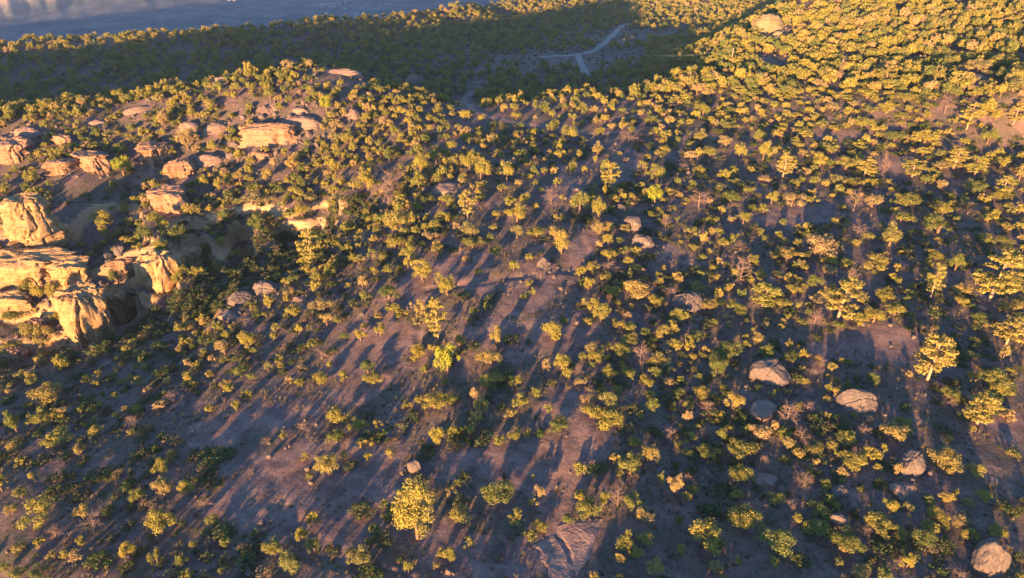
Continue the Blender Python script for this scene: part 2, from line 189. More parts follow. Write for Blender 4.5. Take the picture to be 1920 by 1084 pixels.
def ground_material():
    m, nt, N, L = newmat("mesa_ground")
    g = N.new("ShaderNodeNewGeometry"); P = g.outputs["Position"]
    def noise(s, d=5, ro=.6, vec=None):
        n = N.new("ShaderNodeTexNoise"); n.inputs["Scale"].default_value = s; n.inputs["Detail"].default_value = d; n.inputs["Roughness"].default_value = ro
        L.new(vec or P, n.inputs[0]); return n.outputs[0]
    def mix(f, a, b):
        x = N.new("ShaderNodeMix"); x.data_type = 'RGBA'; L.new(f, x.inputs[0]); L.new(a, x.inputs[6]); L.new(b, x.inputs[7]); return x.outputs[2]
    def rmp(f, pts): r = ramp(N, pts); L.new(f, r.inputs[0]); return r.outputs[0]
    def mr(f, a, b, c=0., d=1.):
        x = N.new("ShaderNodeMapRange"); x.inputs[1].default_value = a; x.inputs[2].default_value = b; x.inputs[3].default_value = c; x.inputs[4].default_value = d; L.new(f, x.inputs[0]); return x.outputs[0]
    soil = rmp(noise(.9, 8, .7), [(.3, (.07, .047, .044)), (.5, (.17, .112, .100)), (.70, (.28, .19, .165))])
    rock = rmp(noise(.35, 8, .66), [(.3, (.10, .068, .062)), (.5, (.205, .132, .114)), (.7, (.30, .20, .17))])
    grass = rmp(noise(1.7, 6, .7), [(.3, (.06, .055, .04)), (.7, (.15, .13, .085))])
    base = mix(rmp(noise(.07, 5, .6), [(.46, (0, 0, 0)), (.60, (1, 1, 1))]), soil, rock)
    base = mix(rmp(noise(.16, 8, .72), [(.42, (0, 0, 0)), (.60, (.9, .9, .9))]), base, grass)
    at = N.new("ShaderNodeAttribute"); at.attribute_name = "bare"; ad = N.new("ShaderNodeMath"); ad.operation = 'MULTIPLY_ADD'; ad.inputs[1].default_value = 1.0; L.new(at.outputs["Fac"], ad.inputs[0])
    L.new(mr(noise(.45, 7, .7), .3, .7, -.35, .35), ad.inputs[2])
    base = mix(rmp(ad.outputs[0], [(.35, (0, 0, 0)), (.65, (1, 1, 1))]), base, rock)
    litter = rmp(noise(2.4, 9, .75), [(.40, (.62, .60, .58)), (.56, (1, 1, 1))]); lm = N.new("ShaderNodeMix"); lm.data_type = 'RGBA'; lm.blend_type = 'MULTIPLY'; lm.inputs[0].default_value = .8
    L.new(base, lm.inputs[6]); L.new(litter, lm.inputs[7]); base = lm.outputs[2]
    sx = N.new("ShaderNodeSeparateXYZ"); L.new(g.outputs["True Normal"], sx.inputs[0])
    m2 = N.new("ShaderNodeMapping"); m2.inputs[3].default_value = (.05, .05, .9); L.new(P, m2.inputs[0])
    cliff = rmp(noise(1.0, 5, .6, m2.outputs[0]), [(.3, (.26, .15, .08)), (.5, (.36, .22, .12)), (.7, (.46, .31, .18))])
    sp = N.new("ShaderNodeSeparateXYZ"); L.new(P, sp.inputs[0])
    cm = N.new("ShaderNodeMath"); cm.operation = 'MULTIPLY'; L.new(mr(sx.outputs[2], .88, .72), cm.inputs[0]); L.new(mr(sp.outputs[2], 4, -2), cm.inputs[1])
    base = mix(cm.outputs[0], base, cliff)
    far = rmp(noise(.011, 12, .8), [(.3, (.02, .03, .028)), (.46, (.07, .085, .075)), (.56, (.14, .135, .12)), (.68, (.22, .205, .18))])
    farcliff = rmp(noise(.01, 7, .65), [(.3, (.34, .19, .14)), (.7, (.55, .36, .28))])
    far = mix(mr(sp.outputs[2], VALLEY+20, VALLEY+55), far, farcliff)
    base = mix(mr(sp.outputs[2], -60, -160), base, far)
    b1 = N.new("ShaderNodeBump"); b1.inputs["Strength"].default_value = .55; b1.inputs["Distance"].default_value = .3; L.new(noise(1.4, 8, .7), b1.inputs["Height"])
    p = N.new("ShaderNodeBsdfPrincipled"); p.inputs["Roughness"].default_value = .95; p.inputs["Specular IOR Level"].default_value = .1
    L.new(base, p.inputs["Base Color"]); L.new(b1.outputs[0], p.inputs["Normal"])
    o = N.new("ShaderNodeOutputMaterial"); L.new(p.outputs[0], o.inputs[0]); return m
M = {}
M['ground'] = ground_material()
M['leaf'] = foliage("pinyon_leaf", [(.12, .14, .046), (.28, .235, .055), (.18, .185, .052), (.33, .24, .085), (.25, .22, .052), (.35, .24, .125), (.14, .16, .050), (.30, .245, .058), (.27, .23, .054), (.11, .135, .046), (.28, .235, .056), (.16, .175, .052)])
M['leaf_gold'] = foliage("golden_pinyon_leaf", [(.26, .23, .055), (.29, .24, .06)])
M['leaf_green'] = foliage("bright_pinyon_leaf", [(.24, .26, .036), (.28, .28, .04)])
M['leaf_pine'] = foliage("pine_needle", [(.26, .22, .06), (.30, .24, .07), (.25, .235, .06)])
M['leaf_shrub'] = foliage("shrub_leaf", [(.060, .085, .030), (.080, .095, .042), (.055, .080, .028), (.105, .115, .062)])
M['leaf_dry'] = foliage("dry_brush_leaf", [(.16, .13, .075), (.20, .15, .10), (.12, .11, .05)])
M['bark'] = stone("bark", [(.12, .075, .05), (.22, .14, .10)], 3.0)
M['bark_pine'] = stone("pine_bark", [(.30, .17, .10), (.46, .28, .18)], 3.0)
M['deadwood'] = stone("deadwood", [(.17, .11, .09), (.26, .18, .15)], 2.0, bump=.2)
M['boulder'] = stone("boulder_stone", [(.055, .047, .046), (.15, .112, .098), (.10, .08, .073), (.21, .155, .13)], .8, bump=.7)
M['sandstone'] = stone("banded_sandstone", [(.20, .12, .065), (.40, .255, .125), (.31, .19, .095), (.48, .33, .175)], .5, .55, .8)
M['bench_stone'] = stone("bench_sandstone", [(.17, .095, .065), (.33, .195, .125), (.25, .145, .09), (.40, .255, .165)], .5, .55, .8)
M['slick'] = stone("slickrock", [(.12, .085, .072), (.21, .14, .11), (.27, .185, .14)], .4, .35, .5)
M['red_slick'] = stone("red_slickrock", [(.16, .10, .085), (.25, .16, .13), (.31, .205, .17)], .5, .2, .6)
M['yellow_rock'] = stone("yellow_sandstone", [(.20, .145, .075), (.28, .21, .115)], .4, .4, .5)
M['dirt'] = stone("pale_dirt", [(.20, .17, .15), (.28, .245, .22)], .6, bump=.2)
M['dirt_red'] = stone("red_dirt", [(.16, .11, .09), (.23, .16, .13)], .6, bump=.2)
M['wood'] = stone("pole_wood", [(.24, .17, .11), (.38, .28, .19)], 2.0, bump=.2)
M['metal'] = stone("cable_metal", [(.25, .24, .23), (.32, .31, .30)], 2.0, bump=0)
M['plaster'] = stone("pale_roof", [(.16, .155, .15), (.30, .29, .28)], .02, bump=0)
# ------------------------------------------------------------------ ground: one sheet to the horizon
def build_ground():
    az = np.concatenate([np.linspace(-math.pi, -.92, 60, endpoint=False), np.linspace(-.92, .92, 640, endpoint=False), np.linspace(.92, math.pi, 60, endpoint=False)])
    rr = [1.2]
    while rr[-1] < 9000:
        r = rr[-1]; rr.append(r*(1.10 if r < 44 else 1.0046 if r < 330 else 1.009 if r < 720 else 1.025))
    rr = np.array(rr); na, nr = len(az), len(rr)
    A, Q = np.meshgrid(az, rr); x = (Q*np.sin(A)).ravel(); y = (Q*np.cos(A)).ravel(); z = height(x, y)
    V = np.stack([x, y, z], 1); V = np.vstack([V, [[0, 0, gz(0, 0)]]])
    i = np.arange(nr-1)[:, None]*na; j = np.arange(na)[None]; j2 = (j+1) % na
    quads = np.stack([i+j, i+j2, i+na+j2, i+na+j], -1).reshape(-1, 4)[:, ::-1]
    tris = np.stack([np.arange(na), np.full(na, len(V)-1), (np.arange(na)+1) % na], 1)
    me = mesh_np("ground", V, quads, tris, smooth=True); jx = V[:, 0]+2.2*fbm(V[:, 0]/4, V[:, 1]/4, seed=91, oct=3); jy = V[:, 1]+2.2*fbm(V[:, 0]/4+50, V[:, 1]/4, seed=92, oct=3)
    bare = np.zeros(len(V), np.float32)
    for P in BARE: bare = np.maximum(bare, inpoly(jx, jy, P).astype(np.float32))
    me.attributes.new("bare", 'FLOAT', 'POINT').data.foreach_set("value", bare)
    o = obj("ground", me, M['ground']); tag(o, kind="structure"); return o
build_ground()
def ribbon(name, P, width, mat, lift=.07):
    P = np.array(P, float); d = np.r_[0, np.cumsum(np.hypot(*np.diff(P, axis=0).T))]; n = int(d[-1]/.9)
    t = np.linspace(0, d[-1], n); c = np.stack([np.interp(t, d, P[:, 0]), np.interp(t, d, P[:, 1])], 1)
    for _ in range(12): c[1:-1] = (c[:-2]+2*c[1:-1]+c[2:])/4
    tg = np.gradient(c, axis=0); tg /= np.linalg.norm(tg, axis=1)[:, None]; nm = np.stack([-tg[:, 1], tg[:, 0]], 1)
    k = 7; V = []
    wv = width*(1+.45*fbm(t/6, t*0, seed=int(width*10), oct=3))
    for s in np.linspace(-.5, .5, k):
        q = c + nm*(wv*s + .5*s*vnoise(t/2.2, t*0+s*9, seed=4))[:, None]; V.append(np.column_stack([q, height(q[:, 0], q[:, 1])+lift-.06*(abs(s) > .45)]))
    V = np.stack(V, 1).reshape(-1, 3); i = np.arange(n-1)[:, None]*k; j = np.arange(k-1)[None]
    F = np.stack([i+j, i+j+1, i+k+j+1, i+k+j], -1).reshape(-1, 4)[:, ::-1]
    return tag(obj(name, mesh_np(name, V, F, smooth=True), mat), kind="structure")
ribbon("dirt_road", ROAD1, 3.8, M['dirt'], .22); ribbon("dirt_road", ROAD2, 3.4, M['dirt'], .26); ribbon("dirt_road", ROAD3, 3.6, M['dirt'], .2)
ribbon("trail", TRAIL, 2.6, M['dirt_red'], .14)
# ------------------------------------------------------------------ rocks
def rock_mesh(W, Hh, kind, seed, depth=.8):
    r = np.random.default_rng(seed); na, nb = (120, 64) if kind == 's' else (72, 44) if kind == 'd' or W <= 1 else (96, 60)
    a = np.linspace(0, 2*np.pi, na, endpoint=False); b = np.linspace(-np.pi/2, np.pi/2, nb)
    A, B = np.meshgrid(a, b); d = np.stack([np.cos(B)*np.cos(A), np.cos(B)*np.sin(A), np.sin(B)], -1).reshape(-1, 3)
    e = {'b': 2.6, 's': 6.5, 'd': 2.2, 'l': 3.2}[kind]
    p = d/((np.abs(d)**e).sum(1)**(1/e))[:, None]
    s = seed*3.7
    p = p*(1+(.10 if kind == 's' else .20)*fbm(d[:, 0]*1.3+s, d[:, 1]*1.3, d[:, 2]*1.3, seed=seed, oct=2))[:, None]
    if kind in 'bl':
        for _ in range(9 if kind == 'b' else 5):
            n = r.normal(size=3); n[2] = n[2]*.7+.15; n /= np.linalg.norm(n); c = r.uniform(.62, .92)
            p -= np.clip(p@n-c, 0, None)[:, None]*n*.85
        for _ in range(2 if kind == 'b' else 1):                     # a joint running right through
            n = r.normal(size=3); n[2] *= .4; n /= np.linalg.norm(n); q = p@n-r.uniform(-.35, .35)+.05*fbm(d[:, 0]*4, d[:, 1]*4+s, d[:, 2]*4, seed=seed+2, oct=2)
            p = p*(1-.13*sstep(.055, .0, np.abs(q)))[:, None]
    if kind == 's':
        for _ in range(9):
            a_ = r.uniform(0, 2*np.pi); n = np.array([math.cos(a_), math.sin(a_), r.normal(0, .06)]); c = r.uniform(.66, .98); p -= np.clip(p@n-c, 0, None)[:, None]*n*.9
        lay = vnoise(p[:, 2]*3.1+s, p[:, 2]*0+s, seed=seed+3); lay2 = vnoise(p[:, 2]*8.0, p[:, 2]*0+s, seed=seed+4)
        lay3 = vnoise(p[:, 2]*19.0, p[:, 2]*0+s, seed=seed+6); k = 1+.12*np.tanh(lay*4)+.055*np.tanh(lay2*5)+.022*np.tanh(lay3*4); p[:, 0] *= k; p[:, 1] *= k
        fl = np.abs(fbm(d[:, 0]*3+s, d[:, 1]*3, d[:, 2]*.6, seed=seed+7, oct=3)); p[:, :2] *= (1-.26*sstep(.14, .0, fl))[:, None]; fb = fbm(d[:, 0]*2.2+s, d[:, 1]*2.2, d[:, 2]*1.1, seed=seed+8, oct=2); p[:, :2] *= (1+.13*np.round(fb*5)/5)[:, None]; p[:, 2] += .10*np.round(fbm(d[:, 0]*2.5, d[:, 1]*2.5+s, seed=seed+10, oct=2)*4)/4*(d[:, 2] > .2)
        lean = r.normal(0, .08, 2); p[:, 0] += lean[0]*p[:, 2]; p[:, 1] += lean[1]*p[:, 2]
    if kind == 'd':
        q = p[:, 2]*5+1.2*fbm(d[:, 0]*2+s, d[:, 1]*2, seed=seed+5, oct=2); kf = q-np.floor(q); p[:, 2] += .10*((np.floor(q)+sstep(.25, .8, kf))-q)
        p[:, :2] *= (1.12-.25*p[:, 2])[:, None]
    p = p+d*(.06*fbm(d[:, 0]*5+s, d[:, 1]*5, d[:, 2]*5, seed=seed+9, oct=3))[:, None]
    sink = {'b': .7, 's': .9, 'd': .9, 'l': .8}[kind]
    hz = Hh*(1+sink)/2
    V = np.stack([p[:, 0]*W/2, p[:, 1]*W/2*depth, p[:, 2]*hz+Hh-hz], 1)
    i = np.arange(nb-1)[:, None]*na; j = np.arange(na)[None]; j2 = (j+1) % na
    F = np.stack([i+j, i+j2, i+na+j2, i+na+j], -1).reshape(-1, 4)
    return mesh_np("rock", V, F, smooth=(kind in 'dl'))
ROCKS = [
(39.98, 86.23, 6.85, 3.05, 'b', 'boulder', 'largest boulder, flat topped and dappled with light, right of the middle', 0.8),
(36.25, 78.66, 4.76, 1.19, 'l', 'boulder', 'low grey boulder split by a crack, just below the largest boulder', 0.8),
(50.55, 80.16, 5.44, 2.84, 'b', 'boulder', 'pointed boulder lit on its right shoulder, below the long bare slab', 0.8),
(54.49, 53.18, 4.39, 3.84, 'b', 'boulder', 'smooth round boulder with a bright top in the lower right corner', 0.8),
(52.79, 67.97, 4.21, 2.78, 'b', 'boulder', 'chunky broken boulder with orange light on top, near the right edge', 0.8),
(41.53, 64.0, 2.43, 1.49, 'b', 'boulder', 'small leaning grey boulder in shade at lower right', 0.8),
(39.46, 59.24, 2.2, 1.85, 'b', 'boulder', 'grey shaded boulder wedged between golden bushes at lower right', 0.8),
(33.04, 65.87, 3.44, 0.86, 'l', 'rock_slab', 'grey flat slab in shade under the bushes at lower right', 0.8),
(49.96, 64.7, 3.4, 0.85, 'l', 'rock_slab', 'dark flat slab in front of the chunky broken boulder', 0.8),
(56.31, 58.67, 1.8, 2.1, 'b', 'boulder', 'narrow grey boulder standing above the corner boulder', 0.8),
(25.89, 125.0, 4.82, 2.19, 'b', 'boulder', 'bright angular boulder alone on bare ground right of the middle', 0.8),
(24.69, 131.46, 4.57, 2.5, 'b', 'boulder', 'pink rounded boulder just behind the bright angular one', 0.8),
(23.03, 139.36, 2.04, 1.25, 'b', 'boulder', 'small pale pink boulder behind the pink rounded boulder', 0.8),
(26.93, 138.56, 2.04, 1.37, 'b', 'boulder', 'small dull pink boulder beside the pale pink one', 0.8),
(30.94, 105.18, 5.96, 3.13, 'b', 'boulder', 'broad pale boulder half in shade at middle right', 0.8),
(6.13, 115.83, 2.97, 1.83, 'b', 'boulder', 'pale blocky stone on the bare ground at the centre', 0.8),
(-12.85, 68.25, 2.39, 1.72, 'b', 'boulder', 'cube shaped reddish boulder alone on the dark flat at lower middle', 0.8),
(-7.1, 52.43, 1.02, 0.65, 'b', 'boulder', 'small smooth pink stone at the bottom edge', 0.8),
(-15.63, 149.69, 7.21, 1.63, 'l', 'rock_slab', 'grey whaleback slab in the shaded gap below the pines', 0.8),
(28.3, 168.24, 1.71, 0.87, 'b', 'boulder', 'small white stone on the bare flat below the trail', 0.8),
(26.11, 153.75, 1.47, 1.08, 'b', 'boulder', 'small pale stone beside the pink lit streak', 0.8),
(-47.87, 117.35, 6.15, 2.61, 'b', 'boulder', 'large grey rock on the shaded canyon rim', 0.8),
(-52.11, 114.85, 4.65, 2.2, 'b', 'boulder', 'blue grey rock on the rim, second from the canyon head', 0.8),
(-52.03, 109.56, 4.3, 1.08, 'l', 'rock_slab', 'low grey ledge lowest on the shaded rim', 0.8),
(-39.57, 112.7, 2.57, 0.64, 'l', 'rock_slab', 'small flat grey slab on the slope right of the rim rocks', 0.8),
(-130.78, 177.54, 11.9, 4.95, 's', 'rock_outcrop', 'broad sunlit orange outcrop at the left edge', 0.61),
(-132.64, 189.21, 9.67, 2.41, 'd', 'rock_outcrop', 'low grey dome above the left edge outcrop', 0.36),
(-114.21, 170.25, 7.17, 3.28, 's', 'rock_outcrop', 'dark topped ledge left of the overhanging block', 0.68),
(-107.61, 173.2, 11.68, 4.25, 's', 'rock_outcrop', 'large overhanging orange block with a flat top', 0.54),
(-94.77, 178.37, 8.26, 4.97, 's', 'rock_outcrop', 'tall bright outcrop right of the yellow tree on the bench', 0.85),
(-85.52, 173.63, 8.36, 3.69, 's', 'rock_outcrop', 'stepped shaded outcrop with a lit front beside the tall bright one', 0.66),
(-79.41, 178.03, 7.97, 2.44, 'd', 'rock_outcrop', 'pink low dome right of the stepped outcrop', 0.46),
(-88.91, 191.37, 5.57, 2.2, 'd', 'rock_outcrop', 'smooth orange dome, left of a pair', 0.58),
(-81.41, 190.41, 6.38, 2.19, 'd', 'rock_outcrop', 'pink half shaded dome, right of a pair', 0.5),
(-58.05, 190.93, 13.03, 2.78, 'd', 'rock_outcrop', 'wide grey slickrock dome above the long lit ledge', 0.31),
(-64.36, 185.08, 17.66, 4.42, 's', 'rock_outcrop', 'long glowing orange ledge in the left bench', 0.3),
(-149.17, 317.22, 12.07, 3.29, 'd', 'rock_outcrop', 'pale slickrock dome on the skyline of the left bench', 0.39),
(-51.99, 218.53, 12.8, 2.43, 'd', 'rock_outcrop', 'wide flat slickrock cap on the top of the left bench', 0.3),
(-42.92, 317.15, 8.44, 3.77, 'd', 'rock_outcrop', 'small pink dome standing alone in the shaded saddle', 0.53),
(-106.43, 200.8, 8.64, 1.65, 'd', 'rock_outcrop', 'low lit slab on the left bench below the skyline dome', 0.3),
(-115.88, 194.94, 4.8, 1.23, 'd', 'rock_outcrop', 'thin pale slab among junipers on the left bench', 0.37),
(-59.08, 196.46, 4.23, 1.32, 'd', 'rock_outcrop', 'small pale hump above the wide grey dome', 0.46),
(-68.54, 197.41, 6.23, 1.0, 'l', 'rock_slab', 'pale broken slab left of the small pale hump', 0.8),
(-86.82, 215.83, 6.36, 1.45, 'd', 'rock_outcrop', 'shaded pink slab right of the skyline dome', 0.33),
(-44.73, 194.76, 5.05, 2.22, 'd', 'rock_outcrop', 'pink hump among bushes right of the wide grey dome', 0.64),
(-120.15, 184.51, 5.96, 2.15, 's', 'rock_outcrop', 'reddish broken outcrop above the overhanging block', 0.53),
(-65.72, 178.77, 6.64, 1.66, 's', 'rock_outcrop', 'small orange ledge below the long glowing one', 0.34),
(-82.73, 157.43, 9.99, 4.92, 's', 'rock_outcrop', 'cream rock tower flaring to a broad foot', 0.74),
(-83.33, 114.5, 11.5, 12.11, 's', 'cliff_buttress', 'tall glowing yellow buttress rising from the canyon shade', 0.85),
(-85.35, 127.71, 6.78, 6.15, 's', 'cliff_buttress', 'broken orange buttress behind the right shoulder of the glowing one', 0.85),
(-74.42, 129.64, 9.47, 10.09, 's', 'cliff_buttress', 'sunlit orange buttress right of the gully', 0.85),
(-75.06, 142.25, 7.24, 5.22, 's', 'cliff_buttress', 'sunlit slope rock stepping up behind the gully buttress', 0.85),
(-85.83, 136.9, 6.07, 2.4, 's', 'rock_outcrop', 'pale broken ledge at the top of the gully', 0.48),
(-104.48, 131.73, 22.71, 6.45, 's', 'cliff_ledge', 'long bright yellow ledge under the rock pillar', 0.35),
(-94.65, 131.31, 11.4, 5.47, 's', 'cliff_ledge', 'bright ledge running from the pillar foot towards the glowing buttress', 0.59),
(-104.85, 124.61, 9.95, 4.17, 's', 'cliff_ledge', 'orange lower ledge at the left edge of the canyon wall', 0.51),
(-96.84, 121.5, 5.03, 2.43, 's', 'rock_outcrop', 'orange broken block on the bushy slope left of the glowing buttress', 0.59),
(-99.0, 115.1, 6.39, 2.54, 's', 'rock_outcrop', 'lowest orange ledge on the canyon wall at the left edge', 0.49),
(98.66, 286.69, 13.48, 6.38, 'd', 'rock_outcrop', 'bright yellow rock dome on the upper right hill', 0.54),
(87.3, 249.64, 11.64, 1.4, 'l', 'rock_slab', 'pale pink slab below the yellow rock dome', 0.8),
(99.6, 278.35, 5.98, 2.19, 'd', 'rock_outcrop', 'small yellow rock right under the bright dome', 0.42),
(129.38, 201.53, 7.44, 1.46, 'l', 'rock_slab', 'pink slab among trees on the upper right hill', 0.8)]
for i, (x, y, W, Hh, kd, nm, lab, dep) in enumerate(ROCKS):
    mat = {'b': 'boulder', 'l': 'slick', 'd': 'slick', 's': 'sandstone'}[kd]
    if 'yellow' in lab and kd == 'd': mat = 'yellow_rock'
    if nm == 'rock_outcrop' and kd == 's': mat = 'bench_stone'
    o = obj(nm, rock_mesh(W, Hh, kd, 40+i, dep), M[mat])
    o.location = (x, y+W*dep*.3, min(gz(x, y), gz(x, y+W*dep*.5), gz(x+W*.3, y), gz(x-W*.3, y))-.05); o.rotation_euler = (0, 0, random.uniform(-.35, .35))
    tag(o, lab, {'boulder': 'boulder', 'rock_slab': 'rock slab', 'rock_outcrop': 'rock', 'cliff_buttress': 'cliff', 'cliff_ledge': 'cliff'}[nm])
px_, py_, pw_ = PILLAR
pil = empty("rock_pillar", (px_, py_, gz(px_, py_)-1.0), -.15); tag(pil, "square topped rock pillar glowing orange above the side canyon", "rock pillar")
for nm, W, Hh, dx, z, sd in (("base_block", pw_*1.15, 4.0, -.6, -1.4, 301), ("lower_block", pw_*.92, 5.0, .2, 1.8, 302), ("neck_block", pw_*.60, 3.0, .0, 5.8, 306), ("cap_block", pw_*.78, 4.6, -.1, 8.2, 303), ("side_block", pw_*.28, 4.2, -pw_*.42, 4.2, 305)):
    if nm == 'rock_outcrop' and kd == 's': mat = 'bench_stone'
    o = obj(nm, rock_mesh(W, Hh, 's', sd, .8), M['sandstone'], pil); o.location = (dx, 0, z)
for i, P in enumerate(SLABS):
    bm = bmesh.new(); c = np.mean(P, 0)
    f = bm.faces.new([bm.verts.new((x, y, 0)) for x, y in P]); f.normal_update()
    if f.normal.z < 0: f.normal_flip()
    bmesh.ops.triangulate(bm, faces=bm.faces[:]); bmesh.ops.subdivide_edges(bm, edges=bm.edges[:], cuts=7, use_grid_fill=True)
    for v in bm.verts:
        edge = v.is_boundary; n = .35*float(vnoise(v.co.x*.9, v.co.y*.9, seed=50+i))
        if edge: v.co.x += n; v.co.y += .6*n
        v.co.z = gz(v.co.x, v.co.y) + (.05 if edge else .13) + .05*n
    ex = bmesh.ops.extrude_edge_only(bm, edges=[e for e in bm.edges if e.is_boundary])
    for g_ in ex["geom"]:
        if isinstance(g_, bmesh.types.BMVert): g_.co.z -= .8
    me = bpy.data.meshes.new("rock_slab"); bm.to_mesh(me); bm.free()
    tag(obj("rock_slab", me, M['red_slick']), ["pink slickrock slab with a curved edge, left one at the bottom edge", "pink lit slickrock slab split by a dark crack, right one at the bottom"][i], "rock slab")
# ------------------------------------------------------------------ plants: prototypes
def tube(P, rad, sides=5):
    P = np.array(P, float); n = len(P); V = []; F = []
    for i in range(n):
        t = P[min(i+1, n-1)]-P[max(i-1, 0)]; t = t/(np.linalg.norm(t)+1e-9); u = np.cross(t, [0, 0, 1.0] if abs(t[2]) < .9 else [1.0, 0, 0]); u /= np.linalg.norm(u); w = np.cross(t, u)
        for k in range(sides): a = 2*np.pi*k/sides; V.append(P[i]+rad[i]*(u*np.cos(a)+w*np.sin(a)))
    for i in range(n-1):
        for k in range(sides): k2 = (k+1) % sides; F.append((i*sides+k, i*sides+k2, (i+1)*sides+k2, (i+1)*sides+k))
    return np.array(V), np.array(F)
def merge(parts):
    V, F, n = [], [], 0
    for v, f in parts: V.append(v); F.append(f+n); n += len(v)
    return np.vstack(V), np.vstack(F)
def leaves(r, C, rad, n, size, flat=1.0):
    """n leaf sprays on the skin of a clump"""
    d = r.normal(size=(n, 3)); d /= np.linalg.norm(d, axis=1)[:, None]
    pos = C + d*(rad*r.uniform(.55, 1.12, n))[:, None]*np.array([1, 1, flat])
    nr = d + r.normal(size=(n, 3))*.45; nr[:, 2] += .15; nr /= np.linalg.norm(nr, axis=1)[:, None]
    t = np.cross(nr, r.normal(size=(n, 3))); t /= np.linalg.norm(t, axis=1)[:, None]; b = np.cross(nr, t)
    s = size*r.uniform(.6, 1.35, n)[:, None]; t = t*s; b = b*s*.62
    V = np.stack([pos-t*.5, pos+b*.5, pos+t*.6, pos-b*.5], 1).reshape(-1, 3)
    return V, np.arange(n*4).reshape(-1, 4)
def pinyon(seed, n=30, nl=120, leaf=.050, low=-.55, asp=1.0):
    r = np.random.default_rng(seed); parts = []; cs = []
    if asp == 1: n = int(n*r.uniform(.55, 1.3)); low = r.uniform(-.85, -.15); leaf *= r.uniform(.85, 1.2)
    lob = r.uniform(.50, 1.16, 7)
    for i in range(n):
        az = r.uniform(0, 2*np.pi); sn = r.uniform(low, 1)
        k = lob[int(az/(2*np.pi)*7)]*(r.uniform(.62, .92) if asp == 1 else r.uniform(.78, 1.0)) if i > n*.2 else r.uniform(.1, .5)
        cz = math.sqrt(max(0, 1-sn*sn)); tap = 1.0 if asp == 1 else 1.08-.38*max(0, sn); c = np.array([.44*k*cz*tap*math.cos(az), .44*k*cz*tap*math.sin(az), (.50+.42*k*sn)*asp if asp == 1 else (.46+.42*k*sn)*asp]); rd = r.uniform(.075, .185) if asp == 1 else r.uniform(.11, .19)
        cs.append(c); parts.append(leaves(r, c, rd, int(nl*(rd/.145)**2), leaf))
    crown = merge(parts)
    bend = r.normal(0, .05, 2); T = [tube([(0, 0, -.06), (bend[0]*.5, bend[1]*.5, .2), (bend[0], bend[1], .55)], [.055, .042, .018])]
    for c in cs[:6]: T.append(tube([(bend[0]*.4, bend[1]*.4, .15+.1*r.random()), (c*.55+np.array([0, 0, .12])).tolist(), c], [.026, .016, .006], 4))
    for c in cs[6:6+int(r.integers(0, 9))]:
        o_ = c*np.array([1.25, 1.25, 1.08])+r.normal(0, .05, 3); T.append(tube([c*.4+np.array([0, 0, .2*asp]), c, o_], [.012, .008, .003], 3))
    return crown, merge(T)
def pine(seed, leaf=.062, asp=1.4):
    r = np.random.default_rng(seed); parts = []; bx, by = r.normal(0, .04, 2)
    spine = lambda z: np.array([bx*z*1.5, by*z*1.5, z*asp])
    T = [tube([spine(-.04), spine(.3), spine(.6), spine(.95)], [.042, .034, .024, .007], 6)]
    for z in np.linspace(.26, .97, 11):
        z += r.normal(0, .015); pr = math.sin(math.pi*min(1, max(.12, (1.02-z)/.95)))**.7*.5; m = int(r.integers(3, 6))
        if r.random() < .12: continue
        for k in range(m):
            a = r.uniform(0, 2*np.pi); L = pr*r.uniform(.45, 1.0); e = spine(z)+np.array([L*math.cos(a), L*math.sin(a), r.uniform(-.02, .05)])
            T.append(tube([spine(z-.02), (spine(z)+e)/2+np.array([0, 0, .012]), e], [.013, .008, .003], 3))
            parts.append(leaves(r, e, r.uniform(.075, .135), 60, leaf, .45)); parts.append(leaves(r, (spine(z)*.45+e*.55), r.uniform(.06, .10), 30, leaf, .45))
    parts.append(leaves(r, spine(.97), .10, 40, leaf, .6))
    return merge(parts), merge(T)
def snag(seed):
    r = np.random.default_rng(seed); T = []; tw = []
    bx, by = r.normal(0, .06, 2); sp = lambda z: np.array([bx*z, by*z, z])
    T.append(tube([sp(-.05), sp(.35), sp(.7), sp(1.0)], [.028, .022, .014, .003]))
    for i in range(24):
        z = r.uniform(.15, .9); a = r.uniform(0, 2*np.pi); L = .5*r.uniform(.45, 1.0)*(1.15-z*.7); up = r.uniform(.05, .30)
        d = np.array([math.cos(a), math.sin(a), up]); s = sp(z); mid = s+d*L*.5+np.array([0, 0, r.normal(0, .02)]); e = s+d*L+np.array([0, 0, .05])
        tw.append(tube([s, mid, e], [.011, .007, .003], 3))
        for k in range(6):
            q = s+(e-s)*r.uniform(.35, 1); dd = d+r.normal(0, .7, 3); ee = q+dd*L*.38; tw.append(tube([q, ee], [.006, .002], 3))
            for m in range(3): q2 = q+(ee-q)*r.uniform(.4, 1); tw.append(tube([q2, q2+(dd+r.normal(0, .8, 3))*L*.2], [.004, .0015], 3))
    return merge(tw), merge(T)
def shrub(seed, n=12, nl=34, leaf=.11):
    r = np.random.default_rng(seed); parts = []
    for i in range(n):
        a = r.uniform(0, 2*np.pi); k = math.sqrt(r.random())*.38; parts.append(leaves(r, np.array([k*math.cos(a), k*math.sin(a), r.uniform(.2, .75)*(1-.6*k)]), r.uniform(.13, .22), nl, leaf))
    T = [tube([(0, 0, -.1), (r.normal(0, .1), r.normal(0, .1), .3), (r.normal(0, .2), r.normal(0, .2), .6)], [.03, .02, .008], 4) for _ in range(4)]
    return merge(parts), merge(T)
def two(name, pr, crown_mat, stem_mat, cn="crown", tn="trunk"):
    a = mesh_np(name+"_"+cn, *pr[0]); a.materials.append(crown_mat); b = mesh_np(name+"_"+tn, *pr[1]); b.materials.append(stem_mat); return a, b
PIN = [two("pinyon", pinyon(100+i), M['leaf'], M['bark']) for i in range(16)]
